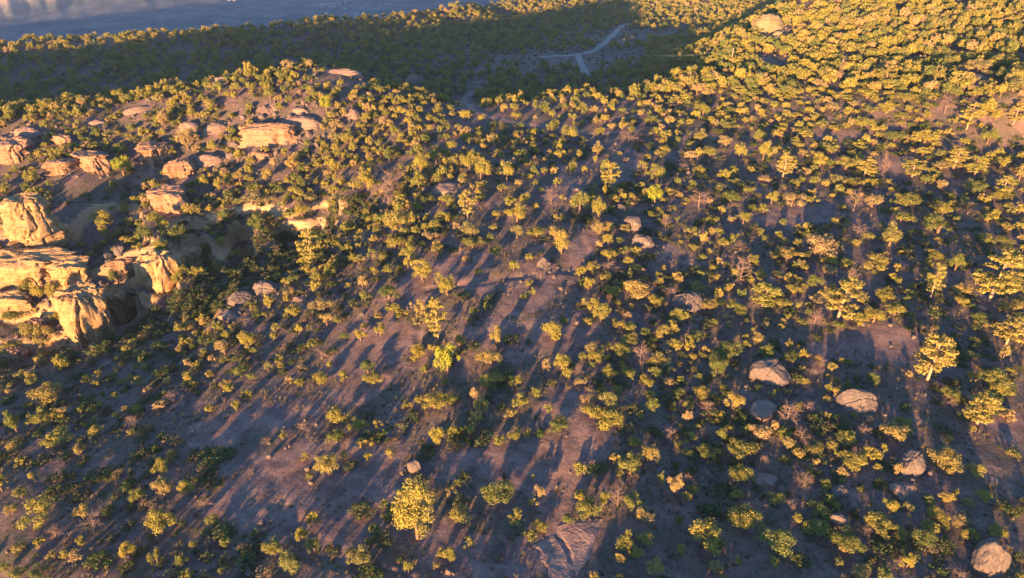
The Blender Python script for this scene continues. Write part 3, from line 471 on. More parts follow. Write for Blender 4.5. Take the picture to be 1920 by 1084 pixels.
PING = [two("pinyon", pinyon(130+i), M['leaf_green'], M['bark']) for i in range(3)]
PINH = [two("pinyon", pinyon(140+i, 34, 150, .042, -.9, 1.6), M['leaf_gold'], M['bark']) for i in range(3)]
PINE = [two("pine", pine(150+i), M['leaf_pine'], M['bark_pine']) for i in range(7)]
SNAG = [two("snag", snag(170+i), M['deadwood'], M['deadwood']) for i in range(6)]
SHR = [two("shrub", shrub(190+i), M['leaf_shrub'], M['bark']) for i in range(5)]
# ------------------------------------------------------------------ every tree that can be told apart
TREES = """h|-11.2|57.5|5.1|10.0|biggest pine, dense golden and tall, at bottom middle|0
t|85.6|109.1|6.4|8.8|tall open pine with pale trunk in the open wood at centre right, second from left|0
t|64.1|87.4|5.2|7.6|tall open pine with pale trunk on the slope at lower right, left of two|0
t|56.1|103.1|5.8|7.6|tall open pine with pale trunk in the open wood at centre right, leftmost|0
p|31.0|56.3|4.6|3.0|large low spreading golden pinyon tree along the bottom right, second from left|0
t|66.8|78.1|4.4|5.3|tall open pine with pale trunk on the slope at lower right, right of two|0
p|-59.6|62.8|4.5|3.1|large low spreading golden pinyon tree along the bottom left|0
p|22.7|56.8|4.4|3.0|large low spreading golden pinyon tree along the bottom right, leftmost|0
p|60.4|123.8|6.6|4.7|large rounded golden pinyon tree in the open wood at centre right, left of two|0
p|28.1|59.5|4.1|2.7|large low spreading golden pinyon tree, second in front of the shaded grey slab|0
t|-12.1|96.6|3.2|7.5|tall open pine with pale trunk in the open wood at centre middle|0
t|-39.8|125.7|4.3|7.8|tall open pine with pale trunk near the shaded canyon head|0
y|-9.9|88.3|3.9|5.3|yellow green rounded pinyon tree on the slope at lower middle|0
p|88.4|133.8|7.0|4.1|large low spreading golden pinyon tree in the open wood at centre right, right of two|0
p|-42.9|59.9|3.3|3.7|large rounded golden pinyon tree along the bottom left, leftmost|0
t|44.3|107.0|4.7|4.5|tall open pine with pale trunk, in front of the leafless pink snag right of middle|0
t|82.1|97.2|4.1|4.7|tall open pine with pale trunk in the open wood at centre right, rightmost|0
p|-2.0|62.9|4.0|2.7|large low spreading golden pinyon tree along the bottom middle|0
p|15.3|67.4|3.5|3.1|large rounded golden pinyon tree, second right of the pink lit clearing|0
p|-96.0|152.4|5.5|6.6|large rounded golden pinyon tree, nearest right of the rock pillar|0
p|-23.9|135.1|5.6|4.9|large rounded golden pinyon tree, nearest in front of the tall pale snag left of centre|0
p|34.6|92.9|4.6|3.2|large low spreading golden pinyon tree, nearest left of the largest dappled boulder|0
p|-76.4|91.5|5.6|3.0|large low spreading golden pinyon tree on the slope at lower left, leftmost|0
s|-40.6|72.3|4.7|2.8|dark green shaded shrub on the slope at lower left, rightmost|0
p|53.3|74.6|4.7|2.7|large low spreading golden pinyon tree, behind the chunky broken boulder|0
p|39.4|56.6|3.6|2.3|large low spreading golden pinyon tree, in front of the wedged grey boulder|0
p|-95.2|118.5|5.4|4.2|large rounded golden pinyon tree, second left of the glowing buttress|0
p|44.0|59.1|3.5|2.1|large low spreading golden pinyon tree, right of the wedged grey boulder|0
t|75.5|109.9|2.9|6.7|tall open pine with pale trunk, left of the tall pine near the right edge|0
p|-24.5|69.0|3.1|3.4|large rounded golden pinyon tree along the bottom left, rightmost|0
d|39.2|77.5|3.3|3.6|bare pinkish dead tree, nearest right of the cracked low boulder|0
p|75.9|128.2|4.7|4.8|large rounded golden pinyon tree in the open wood at centre right, right of two|0
h|-34.8|160.7|4.8|6.8|big dense golden pinyon tree, nearest left of the tall pale snag left of centre|0
s|-30.5|54.6|2.9|2.5|dark green shaded shrub along the bottom left, rightmost|0
p|9.2|60.4|3.0|2.6|large rounded golden pinyon tree, third behind the cracked slickrock at the bottom edge|0
p|48.8|57.3|3.2|2.0|large low spreading golden pinyon tree along the bottom right, rightmost|0
h|-16.6|114.6|3.6|5.4|big dense golden pinyon tree in the open wood at centre middle|0
p|22.3|107.7|4.7|3.2|large low spreading golden pinyon tree, second left of the broad pale boulder|0
s|-35.8|59.8|3.9|2.5|dark green shaded shrub, right of the tufted tree at lower left|0
p|-94.5|126.2|3.3|7.3|large upright golden pinyon tree, second behind the glowing buttress|0
s|-48.6|55.4|3.4|2.1|dark green shaded shrub along the bottom left, leftmost|0
p|-25.4|53.6|2.7|2.7|large rounded golden pinyon tree along the bottom left, second from left|0
s|-52.7|74.4|3.0|3.6|dark green shaded shrub on the slope at lower left, third from left|0
p|-21.8|161.7|4.8|6.0|large rounded golden pinyon tree, nearest behind the grey whaleback slab|0
p|-75.6|82.3|2.7|4.7|large upright golden pinyon tree on the slope at lower left|0
d|42.1|114.1|3.3|5.4|bare pinkish dead tree in the open wood at centre right, left of two|0
p|69.6|119.1|5.1|3.1|large low spreading golden pinyon tree in the open wood at centre right, left of two|0
t|22.2|149.9|4.2|6.0|tall open pine with pale trunk, in front of the small white stone|0
p|-66.6|78.3|4.2|2.3|large low spreading golden pinyon tree on the slope at lower left, rightmost|0
p|31.5|88.5|3.3|3.5|large rounded golden pinyon tree, second left of the largest dappled boulder|0
p|13.8|78.6|2.8|3.8|large upright golden pinyon tree, fourth behind the pink lit clearing|0
p|13.2|55.9|2.7|2.3|large rounded golden pinyon tree, right of the cracked slickrock at the bottom edge|0
s|-52.6|133.5|5.0|4.2|dark green shaded shrub, behind the grey rim rock|0
p|13.3|102.5|3.9|3.3|large rounded golden pinyon tree in the open wood at centre middle|0
p|-11.3|80.7|3.6|2.2|large low spreading golden pinyon tree, second in front of the round yellow green tree|0
p|16.2|52.6|2.8|2.0|large rounded golden pinyon tree along the bottom middle|0
t|116.3|178.5|4.4|6.6|tall open pine with pale trunk in the crowded wood at upper right, second from right|0
p|74.1|87.1|4.7|2.5|large low spreading golden pinyon tree on the slope at lower right|0
p|36.7|59.0|3.2|2.1|large low spreading golden pinyon tree, nearest left of the wedged grey boulder|0
p|-64.9|152.3|3.8|6.9|upright golden pinyon tree on the sunlit canyon wall|0
p|87.2|146.2|5.9|3.3|low spreading golden pinyon tree in the open wood at upper right, sixth from right|0
p|-86.8|184.1|5.0|6.2|rounded golden pinyon tree, in front of the smooth orange dome|0
p|57.5|69.6|4.5|2.6|low spreading golden pinyon tree, nearest right of the chunky broken boulder|0
s|-66.5|87.0|3.4|3.2|dark green shaded shrub on the slope at lower left, second from left|0
p|-10.2|73.1|2.7|3.4|upright golden pinyon tree, behind the lone reddish boulder|0
s|-6.4|62.6|2.4|3.2|dark green shaded shrub, right of the biggest pine at bottom middle|0
p|14.5|61.4|2.6|2.6|rounded golden pinyon tree along the bottom middle, second from left|0
p|-17.4|54.1|2.5|2.5|rounded golden pinyon tree along the bottom middle, leftmost|0
p|34.4|74.1|3.0|2.8|rounded golden pinyon tree, in front of the cracked low boulder|0
p|-76.6|146.8|4.5|5.1|rounded golden pinyon tree, third in front of the flared rock tower|0
p|-76.4|155.2|4.7|5.3|rounded golden pinyon tree, nearest right of the flared rock tower|0
s|-66.8|102.1|3.8|3.5|dark green shaded shrub, nearest right of the glowing buttress|0
s|-46.7|132.9|4.5|4.2|dark green shaded shrub, left of the thin pale pine on the canyon rim|0
p|-16.3|103.8|3.4|4.0|rounded golden pinyon tree, nearest behind the slim pale pine left of centre|0
d|-52.0|60.9|2.9|2.0|bare pinkish dead tree, right of the broad bush at lower left|0
p|11.1|76.9|3.3|2.3|rounded golden pinyon tree, third behind the pink lit clearing|0
p|62.0|102.6|4.0|2.9|rounded golden pinyon tree, nearest right of the pale trunked pine right of middle|0
p|13.5|75.8|4.0|2.4|low spreading golden pinyon tree, second behind the pink lit clearing|0
p|105.5|176.7|6.5|3.9|low spreading golden pinyon tree in the open wood at upper right, fifth from right|0
p|-6.4|60.3|3.0|2.1|low spreading golden pinyon tree, right of the biggest pine at bottom middle|0
p|29.7|66.9|3.2|2.0|low spreading golden pinyon tree, left of the shaded grey slab|0
p|-33.8|108.7|4.5|2.4|low spreading golden pinyon tree, third right of the grey rim rock|0
p|9.5|120.6|3.1|5.2|upright golden pinyon tree, nearest behind the central pale stone|0
p|92.5|140.7|5.4|3.2|low spreading golden pinyon tree in the open wood at upper right, third from right|0
p|66.6|104.6|4.3|2.5|low spreading golden pinyon tree, third right of the pale trunked pine right of middle|0
t|106.6|163.5|4.5|5.3|tall open pine with pale trunk in the open wood at upper right, third from right|0
t|64.7|160.7|3.8|6.0|tall open pine with pale trunk in the open wood at upper right, leftmost|0
p|-72.6|83.9|3.0|3.2|rounded golden pinyon tree on the slope at lower left, second from left|0
p|-45.4|66.2|2.6|2.8|rounded golden pinyon tree, second behind the tufted tree at lower left|0
p|18.1|69.6|2.6|2.9|rounded golden pinyon tree on the slope at lower middle, second from right|0
p|15.8|59.6|2.4|2.7|rounded golden pinyon tree along the bottom middle, second from right|0
p|32.3|80.7|2.9|3.1|rounded golden pinyon tree, left of the cracked low boulder|0
s|-51.6|63.1|2.3|3.2|dark green shaded shrub, right of the broad bush at lower left|0
t|-9.3|136.5|3.0|6.1|tall open pine with pale trunk, right of the grey whaleback slab|0
p|1.1|134.4|4.4|3.7|rounded golden pinyon tree in the open wood at centre middle, third from right|0
p|44.9|69.4|4.0|2.4|low spreading golden pinyon tree, behind the leaning grey boulder|0
t|109.6|159.5|4.7|4.5|tall open pine with pale trunk in the open wood at upper right, second from right|0
d|-28.4|155.0|3.4|6.3|small bare pinkish dead tree in the open wood at upper middle, left of two|0
p|133.9|209.2|7.3|4.1|low spreading golden pinyon tree in the crowded wood at upper right, second from right|0
p|40.9|71.8|3.1|1.8|low spreading golden pinyon tree on the slope at lower right, second from left|0
d|30.5|61.7|2.9|1.8|bare pinkish dead tree, in front of the shaded grey slab|0
p|38.0|61.1|2.9|1.8|low spreading golden pinyon tree, second left of the wedged grey boulder|0
s|43.6|55.9|2.7|1.7|dark green shaded shrub, right of the wedged grey boulder|0
s|46.5|77.1|3.3|1.9|dark green shaded shrub, in front of the pointed boulder|0
s|51.4|56.6|2.7|1.7|dark green shaded shrub, left of the corner boulder|0
s|-1.1|87.2|3.5|2.0|dark green shaded shrub, second right of the round yellow green tree|0
p|61.8|145.5|5.1|3.4|low spreading golden pinyon tree in the open wood at upper right, fifth from left|0
s|-15.2|57.2|3.0|2.0|dark green shaded shrub, second left of the biggest pine at bottom middle|0
p|31.0|71.8|3.9|2.3|low spreading golden pinyon tree, behind the shaded grey slab|0
s|24.5|62.2|3.1|2.0|dark green shaded shrub along the bottom right, leftmost|0
p|-103.3|124.1|5.2|2.6|low spreading golden pinyon tree, third in front of the bright yellow ledge|0
p|-22.1|109.9|4.5|2.4|low spreading golden pinyon tree in the open wood at centre middle, leftmost|0
p|-3.5|84.6|3.7|2.2|low spreading golden pinyon tree, second right of the round yellow green tree|0
p|23.2|90.6|4.5|2.5|low spreading golden pinyon tree on the slope at lower middle, rightmost|0
p|-28.0|56.0|2.3|2.3|rounded golden pinyon tree along the bottom left, right of two|0
p|60.5|67.7|2.6|2.4|rounded golden pinyon tree, second right of the chunky broken boulder|0
p|15.2|183.2|4.9|5.0|rounded golden pinyon tree in the open wood at upper middle, second from left|0
p|-60.0|152.0|4.6|4.2|rounded golden pinyon tree near the shaded canyon head|0
p|14.3|138.6|3.8|4.3|rounded golden pinyon tree in the open wood at upper middle, rightmost|0
y|31.3|144.1|3.9|4.4|yellow green rounded pinyon tree in the open wood at upper middle|0
p|-11.4|108.9|3.2|3.7|rounded golden pinyon tree, second behind the slim pale pine left of centre|0
p|14.9|100.0|3.0|3.5|rounded golden pinyon tree in the open wood at centre middle, rightmost|0
p|6.6|95.5|3.2|3.0|rounded golden pinyon tree in the open wood at centre middle, second from right|0
p|84.2|118.5|3.4|3.9|rounded golden pinyon tree, second left of the tall pine near the right edge|0
y|-99.7|173.1|4.5|5.3|yellow green rounded pinyon tree on the rocky left bench|0
p|-10.2|161.6|4.1|5.0|rounded golden pinyon tree, fourth behind the grey whaleback slab|0
t|84.4|161.3|4.2|4.9|tall open pine with pale trunk in the open wood at upper right, second from left|0
t|95.7|160.9|4.8|4.2|tall open pine with pale trunk in the open wood at upper right, third from left|0
s|-56.2|70.2|2.9|2.0|dark green shaded shrub along the bottom left, second from left|0
p|6.3|74.9|3.0|1.9|low spreading golden pinyon tree, nearest behind the pink lit clearing|0
p|11.2|80.0|3.1|2.1|low spreading golden pinyon tree, fifth behind the pink lit clearing|0
p|62.8|170.5|3.7|5.9|upright golden pinyon tree in the open wood at upper right, left of two|0
p|52.3|61.3|2.9|1.7|low spreading golden pinyon tree along the bottom right, third from left|0
p|54.8|60.3|2.8|1.7|low spreading golden pinyon tree, third behind the corner boulder|0
s|32.9|78.1|3.3|1.9|dark green shaded shrub, left of the cracked low boulder|0
p|-63.3|160.6|5.6|3.2|low spreading golden pinyon tree on the sunlit canyon wall|0
p|33.8|155.8|4.0|4.5|rounded golden pinyon tree, behind the bright round tree behind the pink boulder|0
p|-7.1|155.5|3.7|4.8|upright golden pinyon tree, right of the grey whaleback slab|0
p|121.6|181.3|4.1|5.2|upright golden pinyon tree in the crowded wood at upper right|0
t|109.8|148.7|3.6|4.6|tall open pine with pale trunk in the open wood at upper right, rightmost|0
p|-45.5|100.3|3.1|3.2|rounded golden pinyon tree in the open wood at centre left, left of two|0
p|-68.5|68.3|2.2|3.0|upright golden pinyon tree, second left of the broad bush at lower left|0
p|-25.6|79.4|2.9|2.3|rounded golden pinyon tree on the slope at lower left, second from right|0
p|20.0|78.8|2.3|3.3|upright golden pinyon tree on the slope at lower middle, rightmost|0
p|15.6|56.6|2.3|1.8|rounded golden pinyon tree along the bottom middle, rightmost|0
p|20.7|64.7|2.0|3.1|upright golden pinyon tree along the bottom middle, rightmost|0
d|37.6|65.8|2.5|2.0|bare pinkish dead tree, right of the shaded grey slab|0
p|-116.9|151.8|3.7|4.7|upright golden pinyon tree, left of the rock pillar|0
s|-59.2|125.2|4.0|3.2|dark green shaded shrub, second left of the grey rim rock|0
p|18.1|135.7|3.3|4.3|upright golden pinyon tree, fourth left of the pink rounded boulder|0
p|-23.5|127.3|3.9|3.2|rounded golden pinyon tree in the open wood at centre middle, second from left|0
p|-8.2|128.8|3.9|3.2|rounded golden pinyon tree, third in front of the grey whaleback slab|0
p|-15.2|93.7|3.2|2.5|rounded golden pinyon tree, left of the round yellow green tree|0
p|12.9|91.3|3.1|2.5|rounded golden pinyon tree on the slope at lower middle, fifth from right|0
d|40.9|143.8|4.3|3.5|bare pinkish dead tree, right of the bright round tree behind the pink boulder|0
d|74.8|143.4|3.5|4.5|bare pinkish dead tree in the open wood at upper right|0
p|79.7|145.4|4.3|3.5|rounded golden pinyon tree in the open wood at upper right, third from right|0
p|40.6|92.6|3.1|2.5|rounded golden pinyon tree, second behind the largest dappled boulder|0
p|130.3|186.5|5.5|3.8|low spreading golden pinyon tree in the crowded wood at upper right, rightmost|0
p|99.2|179.7|5.6|3.7|low spreading golden pinyon tree in the open wood at upper right, seventh from right|0
p|105.5|151.8|4.9|3.2|low spreading golden pinyon tree in the open wood at upper right, second from right|0
p|-3.3|89.6|3.9|2.2|low spreading golden pinyon tree, nearest right of the round yellow green tree|0
s|-60.9|67.1|2.8|1.6|dark green shaded shrub, nearest behind the broad bush at lower left|0
s|10.9|67.5|2.8|1.8|dark green shaded shrub, in front of the pink lit clearing|0
s|-14.4|60.9|2.6|1.8|dark green shaded shrub, nearest left of the biggest pine at bottom middle|0
s|43.2|76.2|3.0|1.7|dark green shaded shrub, left of the pointed boulder|0
s|-65.4|118.1|4.2|2.5|dark green shaded shrub, in front of the gully buttress|0
d|-28.1|149.5|3.2|5.2|small bare pinkish dead tree, in front of the tall pale snag left of centre|0
d|20.0|89.7|2.2|3.9|small bare pinkish dead tree on the slope at lower middle, left of two|0
p|66.7|108.6|3.8|2.3|low spreading golden pinyon tree, second right of the pale trunked pine right of middle|0
p|39.4|105.0|3.7|2.2|low spreading golden pinyon tree, in front of the leafless pink snag right of middle|0
p|-1.2|154.1|3.4|4.8|upright golden pinyon tree in the open wood at upper middle|0
t|127.9|178.6|3.7|5.2|tall open pine with pale trunk in the crowded wood at upper right, rightmost|0
p|-36.9|61.5|2.6|1.6|low spreading golden pinyon tree, right of the tufted tree at lower left|0
p|-47.5|70.3|2.4|2.3|rounded golden pinyon tree along the bottom left, left of two|0
p|-54.3|62.7|2.0|2.6|upright golden pinyon tree, right of the broad bush at lower left|0
p|-23.3|56.2|1.9|2.6|upright golden pinyon tree along the bottom left, second from left|0
p|-4.6|79.3|2.6|2.4|rounded golden pinyon tree on the slope at lower middle, second from left|0
d|39.6|73.6|2.5|2.3|bare pinkish dead tree, third right of the cracked low boulder|0
p|54.7|58.0|2.1|2.0|rounded golden pinyon tree, nearest behind the corner boulder|0
s|62.7|62.0|2.0|2.5|dark green shaded shrub along the bottom right, rightmost|0
s|-18.7|61.5|3.3|2.2|dark green shaded shrub, third left of the biggest pine at bottom middle|0
p|-82.3|143.6|3.6|4.2|rounded golden pinyon tree, fourth in front of the flared rock tower|0
p|-49.0|99.0|3.0|2.8|rounded golden pinyon tree on the slope at lower left, fourth from right|0
p|-20.1|122.6|3.5|3.2|rounded golden pinyon tree in the open wood at centre middle, third from left|0
p|7.6|87.4|2.4|3.0|rounded golden pinyon tree on the slope at lower middle, fifth from left|0
p|17.2|85.6|2.7|2.5|rounded golden pinyon tree on the slope at lower middle, third from right|0
p|54.0|123.3|5.2|2.6|low spreading golden pinyon tree, second right of the leafless pink snag right of middle|0
p|58.5|58.6|2.4|1.5|low spreading golden pinyon tree, second behind the corner boulder|0
p|39.7|52.7|2.2|1.5|low spreading golden pinyon tree along the bottom right, leftmost|0
p|-85.0|132.8|3.1|4.5|upright golden pinyon tree, left of the gully buttress|0
p|-98.9|127.6|3.0|4.4|upright golden pinyon tree, second in front of the bright yellow ledge|0
p|-68.2|155.2|3.4|5.0|upright golden pinyon tree, second right of the flared rock tower|0
s|-62.9|104.1|3.5|2.4|dark green shaded shrub, second right of the glowing buttress|0
p|-21.5|87.7|3.0|2.0|low spreading golden pinyon tree on the slope at lower middle, second from left|0
d|70.5|131.3|4.0|2.8|bare pinkish dead tree in the open wood at centre right, right of two|0
p|81.8|111.5|3.6|2.5|low spreading golden pinyon tree, nearest left of the tall pine near the right edge|0
p|-21.7|155.3|3.7|4.2|rounded golden pinyon tree, left of the grey whaleback slab|0
t|109.6|211.5|5.1|4.7|tall open pine with pale trunk in the crowded wood at upper right, leftmost|0
d|114.2|186.4|4.2|4.6|bare pinkish dead tree in the crowded wood at upper right|0
y|-51.7|197.1|4.1|5.3|yellow green rounded pinyon tree, nearest right of the wide grey dome|0
p|117.5|155.4|3.4|4.5|upright golden pinyon tree in the open wood at upper right, right of two|0
p|74.0|84.9|3.8|2.0|low spreading golden pinyon tree on the slope at lower right, rightmost|0
s|59.2|55.0|1.5|3.1|dark green shaded shrub, right of the corner boulder|0
p|17.7|108.3|3.8|2.0|low spreading golden pinyon tree in the open wood at centre middle, second from right|0
p|-42.3|66.0|2.1|2.3|rounded golden pinyon tree, third behind the tufted tree at lower left|0
s|-47.5|73.6|2.2|2.4|dark green shaded shrub on the slope at lower left, second from right|0
s|-82.6|91.4|2.6|2.8|dark green shaded shrub on the slope at lower left, leftmost|0
p|-71.5|147.3|3.7|3.9|rounded golden pinyon tree, third right of the gully buttress|0
p|-78.0|141.0|3.6|3.7|rounded golden pinyon tree, second behind the gully buttress|0
p|-50.5|157.0|3.9|4.0|rounded golden pinyon tree, behind the thin pale pine on the canyon rim|0
p|-31.9|143.7|3.5|3.7|rounded golden pinyon tree, second in front of the tall pale snag left of centre|0
p|55.3|113.1|2.9|3.1|rounded golden pinyon tree, nearest behind the pale trunked pine right of middle|0
p|40.1|96.1|2.6|2.8|rounded golden pinyon tree, third behind the largest dappled boulder|0
p|118.8|172.7|4.0|4.1|rounded golden pinyon tree in the open wood at upper right, second from right|0
p|-18.9|168.6|4.3|3.6|rounded golden pinyon tree, third behind the grey whaleback slab|0
p|57.7|173.6|3.7|4.5|rounded golden pinyon tree in the open wood at upper right, second from left|0
p|75.1|165.8|4.2|3.6|rounded golden pinyon tree in the open wood at upper right, fifth from left|0
p|-24.6|75.0|2.5|1.9|rounded golden pinyon tree on the slope at lower left, rightmost|0
p|-5.3|81.3|2.1|3.1|upright golden pinyon tree, nearest in front of the round yellow green tree|0
s|19.9|74.9|2.5|1.9|dark green shaded shrub on the slope at lower middle, rightmost|0
d|13.0|61.8|1.8|2.8|small bare pinkish dead tree along the bottom middle, second from left|0
p|28.1|83.2|2.7|2.0|rounded golden pinyon tree on the slope at lower right|0
p|-43.7|91.8|2.9|2.2|rounded golden pinyon tree on the slope at lower left, third from right|0
p|18.2|119.0|3.4|2.6|rounded golden pinyon tree, left of the bright angular boulder|0
p|81.1|164.5|4.5|3.2|low spreading golden pinyon tree in the open wood at upper right, sixth from left|0
p|-55.2|54.0|2.3|1.4|low spreading golden pinyon tree along the bottom left, right of two|0
s|-50.8|68.0|2.6|1.5|dark green shaded shrub along the bottom left, second from right|0
s|-3.9|73.8|2.7|1.7|dark green shaded shrub on the slope at lower middle, second from left|0
p|45.8|73.6|2.7|1.6|low spreading golden pinyon tree, in front of the pointed boulder|0
p|46.4|58.2|2.4|1.5|low spreading golden pinyon tree along the bottom right, second from left|0
s|33.1|54.3|2.3|1.5|dark green shaded shrub along the bottom right, second from left|0
p|-102.2|129.6|2.6|4.5|upright golden pinyon tree, nearest in front of the bright yellow ledge|0
d|17.8|115.5|3.6|2.0|bare pinkish dead tree, left of the bright angular boulder|0
p|-2.6|93.7|2.0|3.7|upright golden pinyon tree, third right of the round yellow green tree|0
p|51.0|111.1|3.6|2.0|low spreading golden pinyon tree, left of the pale trunked pine right of middle|0
s|72.4|95.6|3.2|1.8|dark green shaded shrub, second right of the tall pine below the long bare slab|0
p|-45.6|56.7|1.8|2.2|rounded golden pinyon tree, left of the tufted tree at lower left|0
p|45.3|53.8|1.7|2.1|rounded golden pinyon tree along the bottom right, right of two|0
t|0.6|59.3|1.7|2.6|tall open pine with pale trunk, left of the cracked slickrock at the bottom edge|0
p|-95.2|192.3|3.3|5.7|upright golden pinyon tree, left of the smooth orange dome|0
p|93.2|186.3|5.3|3.1|low spreading golden pinyon tree in the open wood at upper right, eighth from left|0
p|-119.1|166.4|4.0|3.7|rounded golden pinyon tree, in front of the left edge outcrop|0
p|55.5|178.9|4.5|3.4|rounded golden pinyon tree in the open wood at upper right, leftmost|0
p|116.7|161.9|4.1|3.2|rounded golden pinyon tree in the open wood at upper right, rightmost|0
d|-39.1|63.5|2.0|1.9|bare pinkish dead tree, right of the tufted tree at lower left|0
p|-41.8|55.6|1.7|2.3|upright golden pinyon tree, in front of the tufted tree at lower left|0
p|1.1|79.6|2.3|2.1|rounded golden pinyon tree on the slope at lower middle, fourth from left|0
p|46.9|61.8|1.8|2.3|upright golden pinyon tree, right of the leaning grey boulder|0
p|26.3|71.3|2.9|1.8|low spreading golden pinyon tree on the slope at lower right, leftmost|0
p|-93.8|123.6|3.3|3.0|rounded golden pinyon tree, nearest left of the glowing buttress|0
p|-100.4|117.0|4.3|2.2|low spreading golden pinyon tree, fourth left of the glowing buttress|0
s|-52.6|118.8|3.1|2.8|dark green shaded shrub, nearest left of the grey rim rock|0
p|-14.0|143.4|3.5|3.1|rounded golden pinyon tree, nearest in front of the grey whaleback slab|0
d|8.4|141.1|3.0|3.6|small bare pinkish dead tree in the open wood at upper middle, right of two|0
p|8.4|126.4|3.2|2.8|rounded golden pinyon tree, second behind the central pale stone|0
p|14.8|115.0|3.0|2.7|rounded golden pinyon tree, nearest right of the central pale stone|0
p|28.2|101.8|2.7|2.5|rounded golden pinyon tree, nearest in front of the broad pale boulder|0
p|24.6|97.1|2.6|2.4|rounded golden pinyon tree, third in front of the broad pale boulder|0
p|22.0|86.9|2.4|2.2|rounded golden pinyon tree on the slope at lower middle, rightmost|0
p|14.8|86.1|2.4|2.2|rounded golden pinyon tree on the slope at lower middle, fourth from right|0
p|108.8|146.9|4.7|2.3|low spreading golden pinyon tree in the open wood at upper right, rightmost|0
p|92.2|113.8|3.9|2.0|low spreading golden pinyon tree, right of the tall pine near the right edge|0
d|51.8|102.0|2.4|2.9|small bare pinkish dead tree, left of the pale trunked pine right of middle|0
p|59.1|101.6|2.7|2.5|rounded golden pinyon tree, in front of the pale trunked pine right of middle|0
s|43.1|95.6|2.6|2.4|dark green shaded shrub, nearest behind the largest dappled boulder|0
p|88.0|105.8|3.7|1.9|low spreading golden pinyon tree, nearest in front of the tall pine near the right edge|0
p|80.0|156.4|4.4|2.7|low spreading golden pinyon tree in the open wood at upper right, seventh from left|0
p|55.7|77.1|2.5|1.5|low spreading golden pinyon tree, right of the pointed boulder|0
p|65.2|83.2|2.7|1.7|low spreading golden pinyon tree, in front of the tall pine below the long bare slab|0
s|57.4|80.3|1.8|3.0|dark green shaded shrub, right of the pointed boulder|0
p|-60.5|111.3|3.3|2.1|low spreading golden pinyon tree in the open wood at centre left|0
p|-29.9|88.8|2.8|1.7|low spreading golden pinyon tree on the slope at lower left, right of two|0
p|-20.6|135.9|2.6|4.0|upright golden pinyon tree, third in front of the tall pale snag left of centre|0
p|13.0|89.8|2.8|1.7|low spreading golden pinyon tree on the slope at lower middle, third from left|0
p|61.1|120.9|3.4|2.3|low spreading golden pinyon tree, third behind the pale trunked pine right of middle|0
p|95.6|129.3|3.6|2.4|low spreading golden pinyon tree, nearest behind the tall pine near the right edge|0
p|-56.2|173.6|3.8|3.8|rounded golden pinyon tree, nearest in front of the long glowing ledge|0
p|-39.2|107.9|2.9|2.4|rounded golden pinyon tree, second right of the grey rim rock|0
p|-22.1|99.5|2.3|3.0|upright golden pinyon tree, left of the slim pale pine left of centre|0
p|-43.2|183.3|4.3|3.5|rounded golden pinyon tree, second right of the wide grey dome|0
p|54.2|200.1|4.5|3.8|rounded golden pinyon tree in the crowded wood at upper right, second from left|0
p|101.8|192.4|4.4|3.6|rounded golden pinyon tree in the crowded wood at upper right, second from right|0
d|88.7|161.5|2.2|5.7|small bare pinkish dead tree in the open wood at upper right, left of two|0
p|-57.7|54.3|2.3|1.4|low spreading golden pinyon tree along the bottom left, left of two|0
p|-21.8|77.1|2.8|1.7|low spreading golden pinyon tree on the slope at lower middle, leftmost|0
p|-59.3|160.3|4.8|2.3|low spreading golden pinyon tree near the shaded canyon head|0
p|-7.7|124.9|3.8|2.0|low spreading golden pinyon tree in the open wood at centre middle, third from left|0
p|5.0|127.9|3.9|2.0|low spreading golden pinyon tree, third behind the central pale stone|0
p|19.2|94.4|3.2|1.7|low spreading golden pinyon tree in the open wood at centre middle, rightmost|0
p|82.6|123.5|3.8|1.9|low spreading golden pinyon tree, fourth left of the tall pine near the right edge|0
p|49.6|182.2|4.6|3.1|low spreading golden pinyon tree in the open wood at upper right, leftmost|0
p|50.1|173.5|4.4|2.9|low spreading golden pinyon tree in the open wood at upper right, second from left|0
t|121.2|197.2|3.3|4.8|tall open pine with pale trunk in the crowded wood at upper right, second from left|0
p|-48.6|65.5|1.9|2.0|rounded golden pinyon tree, nearest behind the tufted tree at lower left|0
s|4.0|74.1|2.0|2.2|dark green shaded shrub, left of the pink lit clearing|0
d|-10.3|63.8|1.8|2.1|small bare pinkish dead tree, behind the biggest pine at bottom middle|0
p|-7.0|54.4|1.6|2.0|rounded golden pinyon tree, behind the small pink stone|0
p|23.1|53.0|1.6|1.9|rounded golden pinyon tree along the bottom right, left of two|0
d|20.2|52.1|1.6|1.9|small bare pinkish dead tree along the bottom right, second from left|0
p|-79.8|148.4|3.3|3.4|rounded golden pinyon tree, second in front of the flared rock tower|0
p|-35.9|141.2|3.1|3.2|rounded golden pinyon tree, right of the thin pale pine on the canyon rim|0
p|17.1|128.7|2.8|2.9|rounded golden pinyon tree, third left of the pink rounded boulder|0
p|18.7|124.0|2.8|2.9|rounded golden pinyon tree, second left of the pink rounded boulder|0
p|-25.5|98.9|2.4|2.5|rounded golden pinyon tree in the open wood at centre middle, leftmost|0
p|-22.8|90.4|2.3|2.4|rounded golden pinyon tree on the slope at lower middle, leftmost|0
p|71.3|87.1|2.2|2.3|rounded golden pinyon tree, right of the tall pine below the long bare slab|0
p|-65.0|67.1|2.1|1.6|rounded golden pinyon tree, behind the broad bush at lower left|0
d|-55.9|59.4|1.5|2.4|small bare pinkish dead tree, in front of the broad bush at lower left|0
p|-5.0|76.8|1.8|2.7|upright golden pinyon tree on the slope at lower middle, leftmost|0
p|0.4|73.7|2.2|1.6|rounded golden pinyon tree, left of the pink lit clearing|0
p|3.4|63.5|1.6|2.6|upright golden pinyon tree along the bottom middle, leftmost|0
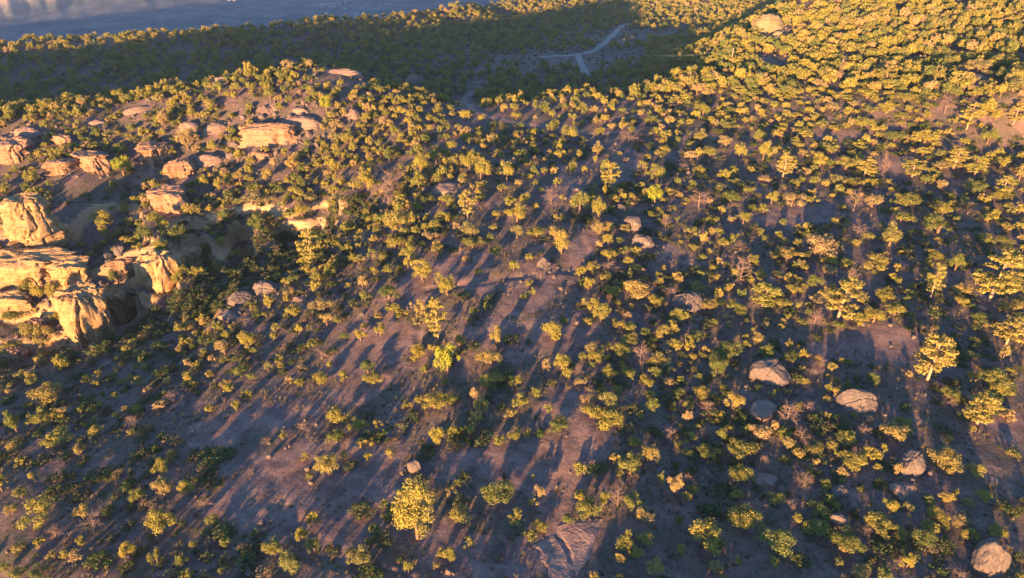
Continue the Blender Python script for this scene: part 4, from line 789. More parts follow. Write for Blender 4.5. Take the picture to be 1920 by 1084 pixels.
p|11.3|62.0|1.5|2.6|upright golden pinyon tree along the bottom middle, second from left|0
d|43.0|80.1|2.3|1.7|bare pinkish dead tree, second right of the cracked low boulder|0
p|-81.9|149.0|2.9|3.9|upright golden pinyon tree, nearest in front of the flared rock tower|0
p|-70.4|145.7|3.7|2.8|rounded golden pinyon tree, second right of the gully buttress|0
p|-42.2|114.9|3.0|2.3|rounded golden pinyon tree, nearest right of the grey rim rock|0
p|-14.9|135.9|3.4|2.5|rounded golden pinyon tree, second in front of the grey whaleback slab|0
p|-14.6|123.9|3.1|2.4|rounded golden pinyon tree in the open wood at centre middle, fourth from left|0
p|1.1|127.0|2.5|3.4|upright golden pinyon tree, fourth behind the central pale stone|0
p|25.0|106.3|2.8|2.1|rounded golden pinyon tree, nearest left of the broad pale boulder|0
s|0.0|94.6|2.6|1.9|dark green shaded shrub in the open wood at centre middle, left of two|0
s|-6.3|93.5|2.6|1.9|dark green shaded shrub, nearest right of the round yellow green tree|0
p|49.2|137.9|3.4|2.6|rounded golden pinyon tree in the open wood at centre right|0
p|46.2|115.3|3.0|2.3|rounded golden pinyon tree, nearest right of the leafless pink snag right of middle|0
p|59.6|117.2|3.0|2.3|rounded golden pinyon tree, second behind the pale trunked pine right of middle|0
p|79.3|107.6|2.8|2.2|rounded golden pinyon tree, third left of the tall pine near the right edge|0
p|59.2|189.9|5.1|2.7|low spreading golden pinyon tree in the open wood at upper right, third from left|0
p|100.3|201.8|6.0|2.8|low spreading golden pinyon tree in the crowded wood at upper right, leftmost|0
p|-133.9|204.0|4.2|3.9|rounded golden pinyon tree, behind the left edge outcrop|0
p|-14.2|163.9|3.2|3.7|rounded golden pinyon tree, second behind the grey whaleback slab|0
p|21.4|171.8|3.7|3.4|rounded golden pinyon tree, left of the small white stone|0
p|65.0|182.9|3.5|4.0|rounded golden pinyon tree in the open wood at upper right, third from left|0
p|-51.7|165.4|3.0|4.2|upright golden pinyon tree, second in front of the long glowing ledge|0
p|33.2|63.3|2.2|1.4|low spreading golden pinyon tree, nearest in front of the shaded grey slab|0
p|-94.3|148.6|2.5|4.4|upright golden pinyon tree, second right of the rock pillar|0
s|-100.5|141.4|4.8|2.3|dark green shaded shrub, in front of the rock pillar|0
p|19.4|130.2|3.6|1.9|low spreading golden pinyon tree, nearest left of the pink rounded boulder|0
p|48.8|147.4|4.0|2.2|low spreading golden pinyon tree in the open wood at upper right, fourth from left|0
p|99.2|128.9|3.6|2.0|low spreading golden pinyon tree, second behind the tall pine near the right edge|0
p|34.7|106.3|3.1|1.7|low spreading golden pinyon tree, right of the broad pale boulder|0
p|44.2|91.9|2.8|1.5|low spreading golden pinyon tree, nearest behind the largest dappled boulder|0
p|80.7|103.4|3.1|1.6|low spreading golden pinyon tree, second in front of the tall pine near the right edge|0
p|-76.4|166.0|2.7|4.6|upright golden pinyon tree, right of the stepped outcrop|0
p|-72.4|164.7|2.6|4.5|upright golden pinyon tree, in front of the pink low dome|0
p|-44.6|170.5|2.7|4.6|upright golden pinyon tree, second left of the tall pale snag left of centre|0
p|37.9|170.4|4.3|2.5|low spreading golden pinyon tree, right of the small white stone|0
p|117.7|200.6|4.8|2.9|low spreading golden pinyon tree in the crowded wood at upper right, third from left|0
p|103.6|163.7|4.2|2.4|low spreading golden pinyon tree in the open wood at upper right, fourth from right|0
p|108.6|196.5|6.3|2.9|low spreading golden pinyon tree in the crowded wood at upper right, second from left|0
p|-61.5|75.3|1.9|2.1|rounded golden pinyon tree on the slope at lower left, third from left|0
p|-68.7|169.4|3.4|3.4|rounded golden pinyon tree, right of the pink low dome|0
p|-31.4|174.3|3.4|3.5|rounded golden pinyon tree, behind the tall pale snag left of centre|0
p|-72.1|77.1|2.1|1.8|rounded golden pinyon tree on the slope at lower left, leftmost|0
p|-61.1|79.3|2.1|1.9|rounded golden pinyon tree on the slope at lower left, fourth from left|0
s|-54.0|79.6|2.1|1.9|dark green shaded shrub on the slope at lower left, third from right|0
p|-64.6|64.3|1.8|1.6|rounded golden pinyon tree, nearest left of the broad bush at lower left|0
p|-25.2|58.1|1.5|2.1|upright golden pinyon tree along the bottom left, leftmost|0
p|-24.3|60.3|1.5|2.2|upright golden pinyon tree along the bottom left, rightmost|0
p|6.7|59.6|1.7|1.6|rounded golden pinyon tree, second behind the cracked slickrock at the bottom edge|0
d|48.6|74.8|2.0|1.8|small bare pinkish dead tree, in front of the pointed boulder|0
p|54.6|63.5|1.8|1.6|rounded golden pinyon tree, in front of the chunky broken boulder|0
p|-85.6|129.0|2.7|3.2|rounded golden pinyon tree, nearest behind the glowing buttress|0
p|-98.6|120.5|2.9|2.6|rounded golden pinyon tree, third left of the glowing buttress|0
p|-77.2|140.1|3.2|2.8|rounded golden pinyon tree, nearest behind the gully buttress|0
p|-35.0|119.5|2.4|2.9|rounded golden pinyon tree, in front of the thin pale pine on the canyon rim|0
p|-32.3|104.1|2.2|2.7|rounded golden pinyon tree in the open wood at centre left, right of two|0
p|2.7|140.9|2.7|3.2|rounded golden pinyon tree in the open wood at upper middle, leftmost|0
p|-3.2|120.5|2.7|2.4|rounded golden pinyon tree, left of the central pale stone|0
d|5.1|111.7|2.6|2.3|small bare pinkish dead tree, in front of the central pale stone|0
p|17.1|112.4|2.6|2.3|rounded golden pinyon tree, in front of the bright angular boulder|0
p|13.6|109.5|2.2|2.7|rounded golden pinyon tree, second right of the central pale stone|0
p|-8.5|94.6|2.0|2.5|upright golden pinyon tree, right of the slim pale pine left of centre|0
p|5.4|87.4|1.9|2.4|upright golden pinyon tree on the slope at lower middle, second from left|0
p|0.5|84.1|2.1|1.9|rounded golden pinyon tree on the slope at lower middle, third from left|0
p|57.8|146.7|2.8|3.3|rounded golden pinyon tree in the open wood at upper right, fourth from left|0
p|30.0|97.0|2.4|2.1|rounded golden pinyon tree, second in front of the broad pale boulder|0
p|55.2|86.4|2.2|1.9|rounded golden pinyon tree, behind the pointed boulder|0
s|72.3|93.3|2.3|2.0|dark green shaded shrub, nearest right of the tall pine below the long bare slab|0
p|-15.6|174.4|3.1|3.9|upright golden pinyon tree, in front of the curving trail|0
p|56.6|218.4|4.5|3.7|rounded golden pinyon tree in the crowded wood at upper right, leftmost|0
p|123.7|179.9|3.8|3.1|rounded golden pinyon tree in the crowded wood at upper right, rightmost|0
p|76.2|156.4|3.4|2.8|rounded golden pinyon tree in the open wood at upper right, fourth from right|0
p|59.8|63.9|2.5|1.4|low spreading golden pinyon tree along the bottom right, rightmost|0
p|-16.5|129.0|3.9|2.0|low spreading golden pinyon tree in the open wood at centre middle, second from left|0
p|17.1|91.6|3.1|1.7|low spreading golden pinyon tree on the slope at lower middle, second from right|0
p|-85.1|93.7|2.7|1.6|low spreading golden pinyon tree on the slope at lower left, left of two|0
p|16.8|72.5|2.2|1.3|low spreading golden pinyon tree, nearest right of the pink lit clearing|0
s|-6.4|66.6|2.1|1.3|dark green shaded shrub, right of the lone reddish boulder|0
p|3.5|59.0|1.9|1.3|low spreading golden pinyon tree, nearest behind the cracked slickrock at the bottom edge|0
p|-11.7|52.5|1.2|2.6|upright golden pinyon tree, left of the small pink stone|0
s|-21.5|69.8|2.1|1.3|dark green shaded shrub along the bottom middle, left of two|0
s|47.5|65.8|2.1|1.2|dark green shaded shrub, left of the chunky broken boulder|0
p|57.0|62.8|2.0|1.2|low spreading golden pinyon tree along the bottom right, second from right|0
p|-69.6|130.8|3.4|2.1|low spreading golden pinyon tree, nearest right of the gully buttress|0
d|-47.6|106.8|2.9|1.7|bare pinkish dead tree, in front of the grey rim rock|0
d|30.4|180.9|3.8|2.7|small bare pinkish dead tree, nearest behind the small white stone|0
d|21.8|74.1|1.7|1.9|small bare pinkish dead tree on the slope at lower middle, right of two|0
d|28.2|80.0|1.8|2.0|small bare pinkish dead tree, left of the cracked low boulder|0
d|22.9|66.5|1.6|1.8|small bare pinkish dead tree along the bottom right, leftmost|0
s|-74.1|101.3|1.9|2.8|dark green shaded shrub, in front of the glowing buttress|0
d|31.6|133.4|2.2|3.1|small bare pinkish dead tree, right of the pink rounded boulder|0
d|98.9|141.8|2.3|3.2|small bare pinkish dead tree in the open wood at upper right, right of two|0
d|45.1|125.5|2.8|2.0|small bare pinkish dead tree, behind the leafless pink snag right of middle|0
d|46.2|88.4|2.2|1.5|small bare pinkish dead tree, right of the largest dappled boulder|0
d|-53.6|87.2|2.0|1.7|small bare pinkish dead tree on the slope at lower left, second from left|0
d|33.5|69.5|1.4|2.0|small bare pinkish dead tree, behind the shaded grey slab|0
d|42.3|58.3|1.5|1.3|small bare pinkish dead tree, right of the wedged grey boulder|0
d|-31.2|94.6|2.0|1.8|small bare pinkish dead tree on the slope at lower left, rightmost|0
d|28.0|109.2|2.2|1.9|small bare pinkish dead tree, nearest left of the broad pale boulder|0
d|98.7|218.0|1.6|7.5|small bare pinkish dead tree in the crowded wood at upper right|0
d|-57.4|82.1|1.9|1.4|small bare pinkish dead tree on the slope at lower left, leftmost|0
d|50.6|52.4|1.8|1.1|bare pinkish dead tree, left of the corner boulder|0
s|-1.5|79.3|1.5|1.7|dark green shaded shrub on the slope at lower middle, second from right|0
d|62.4|113.8|1.3|3.3|small bare pinkish dead tree, behind the pale trunked pine right of middle|0
d|32.7|179.6|2.8|2.8|small bare pinkish dead tree, second behind the small white stone|0
d|35.0|98.9|2.1|1.3|small bare pinkish dead tree, in front of the broad pale boulder|0
s|-0.9|66.3|0.9|2.5|dark green shaded shrub along the bottom middle, right of two|0
d|-45.8|61.9|1.3|1.1|small bare pinkish dead tree, left of the tufted tree at lower left|0
d|-45.3|55.3|1.3|1.0|small bare pinkish dead tree along the bottom left|0
d|-3.2|58.8|1.3|1.0|small bare pinkish dead tree along the bottom middle, leftmost|0
d|23.5|101.5|2.1|1.1|small bare pinkish dead tree, second left of the broad pale boulder|0
s|77.9|126.3|2.5|1.2|dark green shaded shrub in the open wood at centre right|0
d|-30.0|77.5|1.3|1.6|small bare pinkish dead tree on the slope at lower left, second from right|0
s|-60.2|70.6|1.5|1.0|dark green shaded shrub, second behind the broad bush at lower left|0
d|35.8|62.6|1.3|0.9|small bare pinkish dead tree, left of the leaning grey boulder|0
s|-104.0|138.7|3.5|1.7|dark green shaded shrub, right of the bright yellow ledge|0
d|64.7|81.7|1.3|1.4|small bare pinkish dead tree, in front of the tall pine below the long bare slab|0
d|44.4|54.0|1.0|1.2|small bare pinkish dead tree along the bottom right, rightmost|0
d|-38.1|97.1|1.5|1.6|small bare pinkish dead tree on the slope at lower left, third from right|0
d|48.8|90.7|1.4|1.5|small bare pinkish dead tree, left of the long bare slab|0
d|-34.5|75.1|1.4|1.1|small bare pinkish dead tree on the slope at lower left, third from left|0
s|-14.4|79.1|1.5|0.9|dark green shaded shrub on the slope at lower middle, leftmost|0
d|13.4|52.0|1.2|0.9|small bare pinkish dead tree along the bottom middle, rightmost|0
s|2.6|93.7|1.1|2.0|dark green shaded shrub in the open wood at centre middle, right of two|0
d|21.9|55.3|1.0|0.8|small bare pinkish dead tree along the bottom right, second from right|0
s|26.7|120.6|1.4|1.8|dark green shaded shrub, in front of the bright angular boulder|0
s|47.4|96.2|1.5|1.1|dark green shaded shrub, second behind the largest dappled boulder|0
d|41.6|163.6|2.3|1.6|small bare pinkish dead tree, behind the bright round tree behind the pink boulder|0"""
NAMES = {'p': "pinyon_tree", 'y': "pinyon_tree", 'h': "pinyon_tree", 't': "pine_tree", 'd': "dead_tree", 's': "shrub"}
SETS = {'p': PIN, 'y': PING, 'h': PINH, 't': PINE, 'd': SNAG, 's': SHR}
PN = {'p': ("crown", "trunk"), 'y': ("crown", "trunk"), 'h': ("crown", "trunk"), 't': ("crown", "trunk"), 'd': ("branches", "trunk"), 's': ("foliage", "stem")}
known = []
for i, ln in enumerate(TREES.split("\n")):
    k, x, y, W, Hh, lab, gr = ln.split("|"); x, y, W, Hh = float(x), float(y), float(W), float(Hh)
    known.append((x, y, W))
    if k == 's': Hh = min(Hh, 1.5)
    q = {'h': 1.1, 't': 1.2}.get(k, 1.12)
    e = empty(NAMES[k], (x, y, gz(x, y)-.05), random.uniform(0, 6.28), (W*q, W*q, Hh*(1.0 if k == 'h' else 1.06)/{'h': 1.6, 't': 1.4}.get(k, 1.0)))
    a, b = SETS[k][(i*7+i//5) % len(SETS[k])]
    obj(PN[k][0], a, None, e); obj(PN[k][1], b, None, e)
    tag(e, lab, {'t': "pine", 'd': "dead tree", 's': "shrub"}.get(k, "tree"), {'t': "tall pines with pale trunks", 'd': "bare dead trees", 's': "dark shaded shrubs"}.get(k, "golden pinyon trees") if gr == "0" else lab)
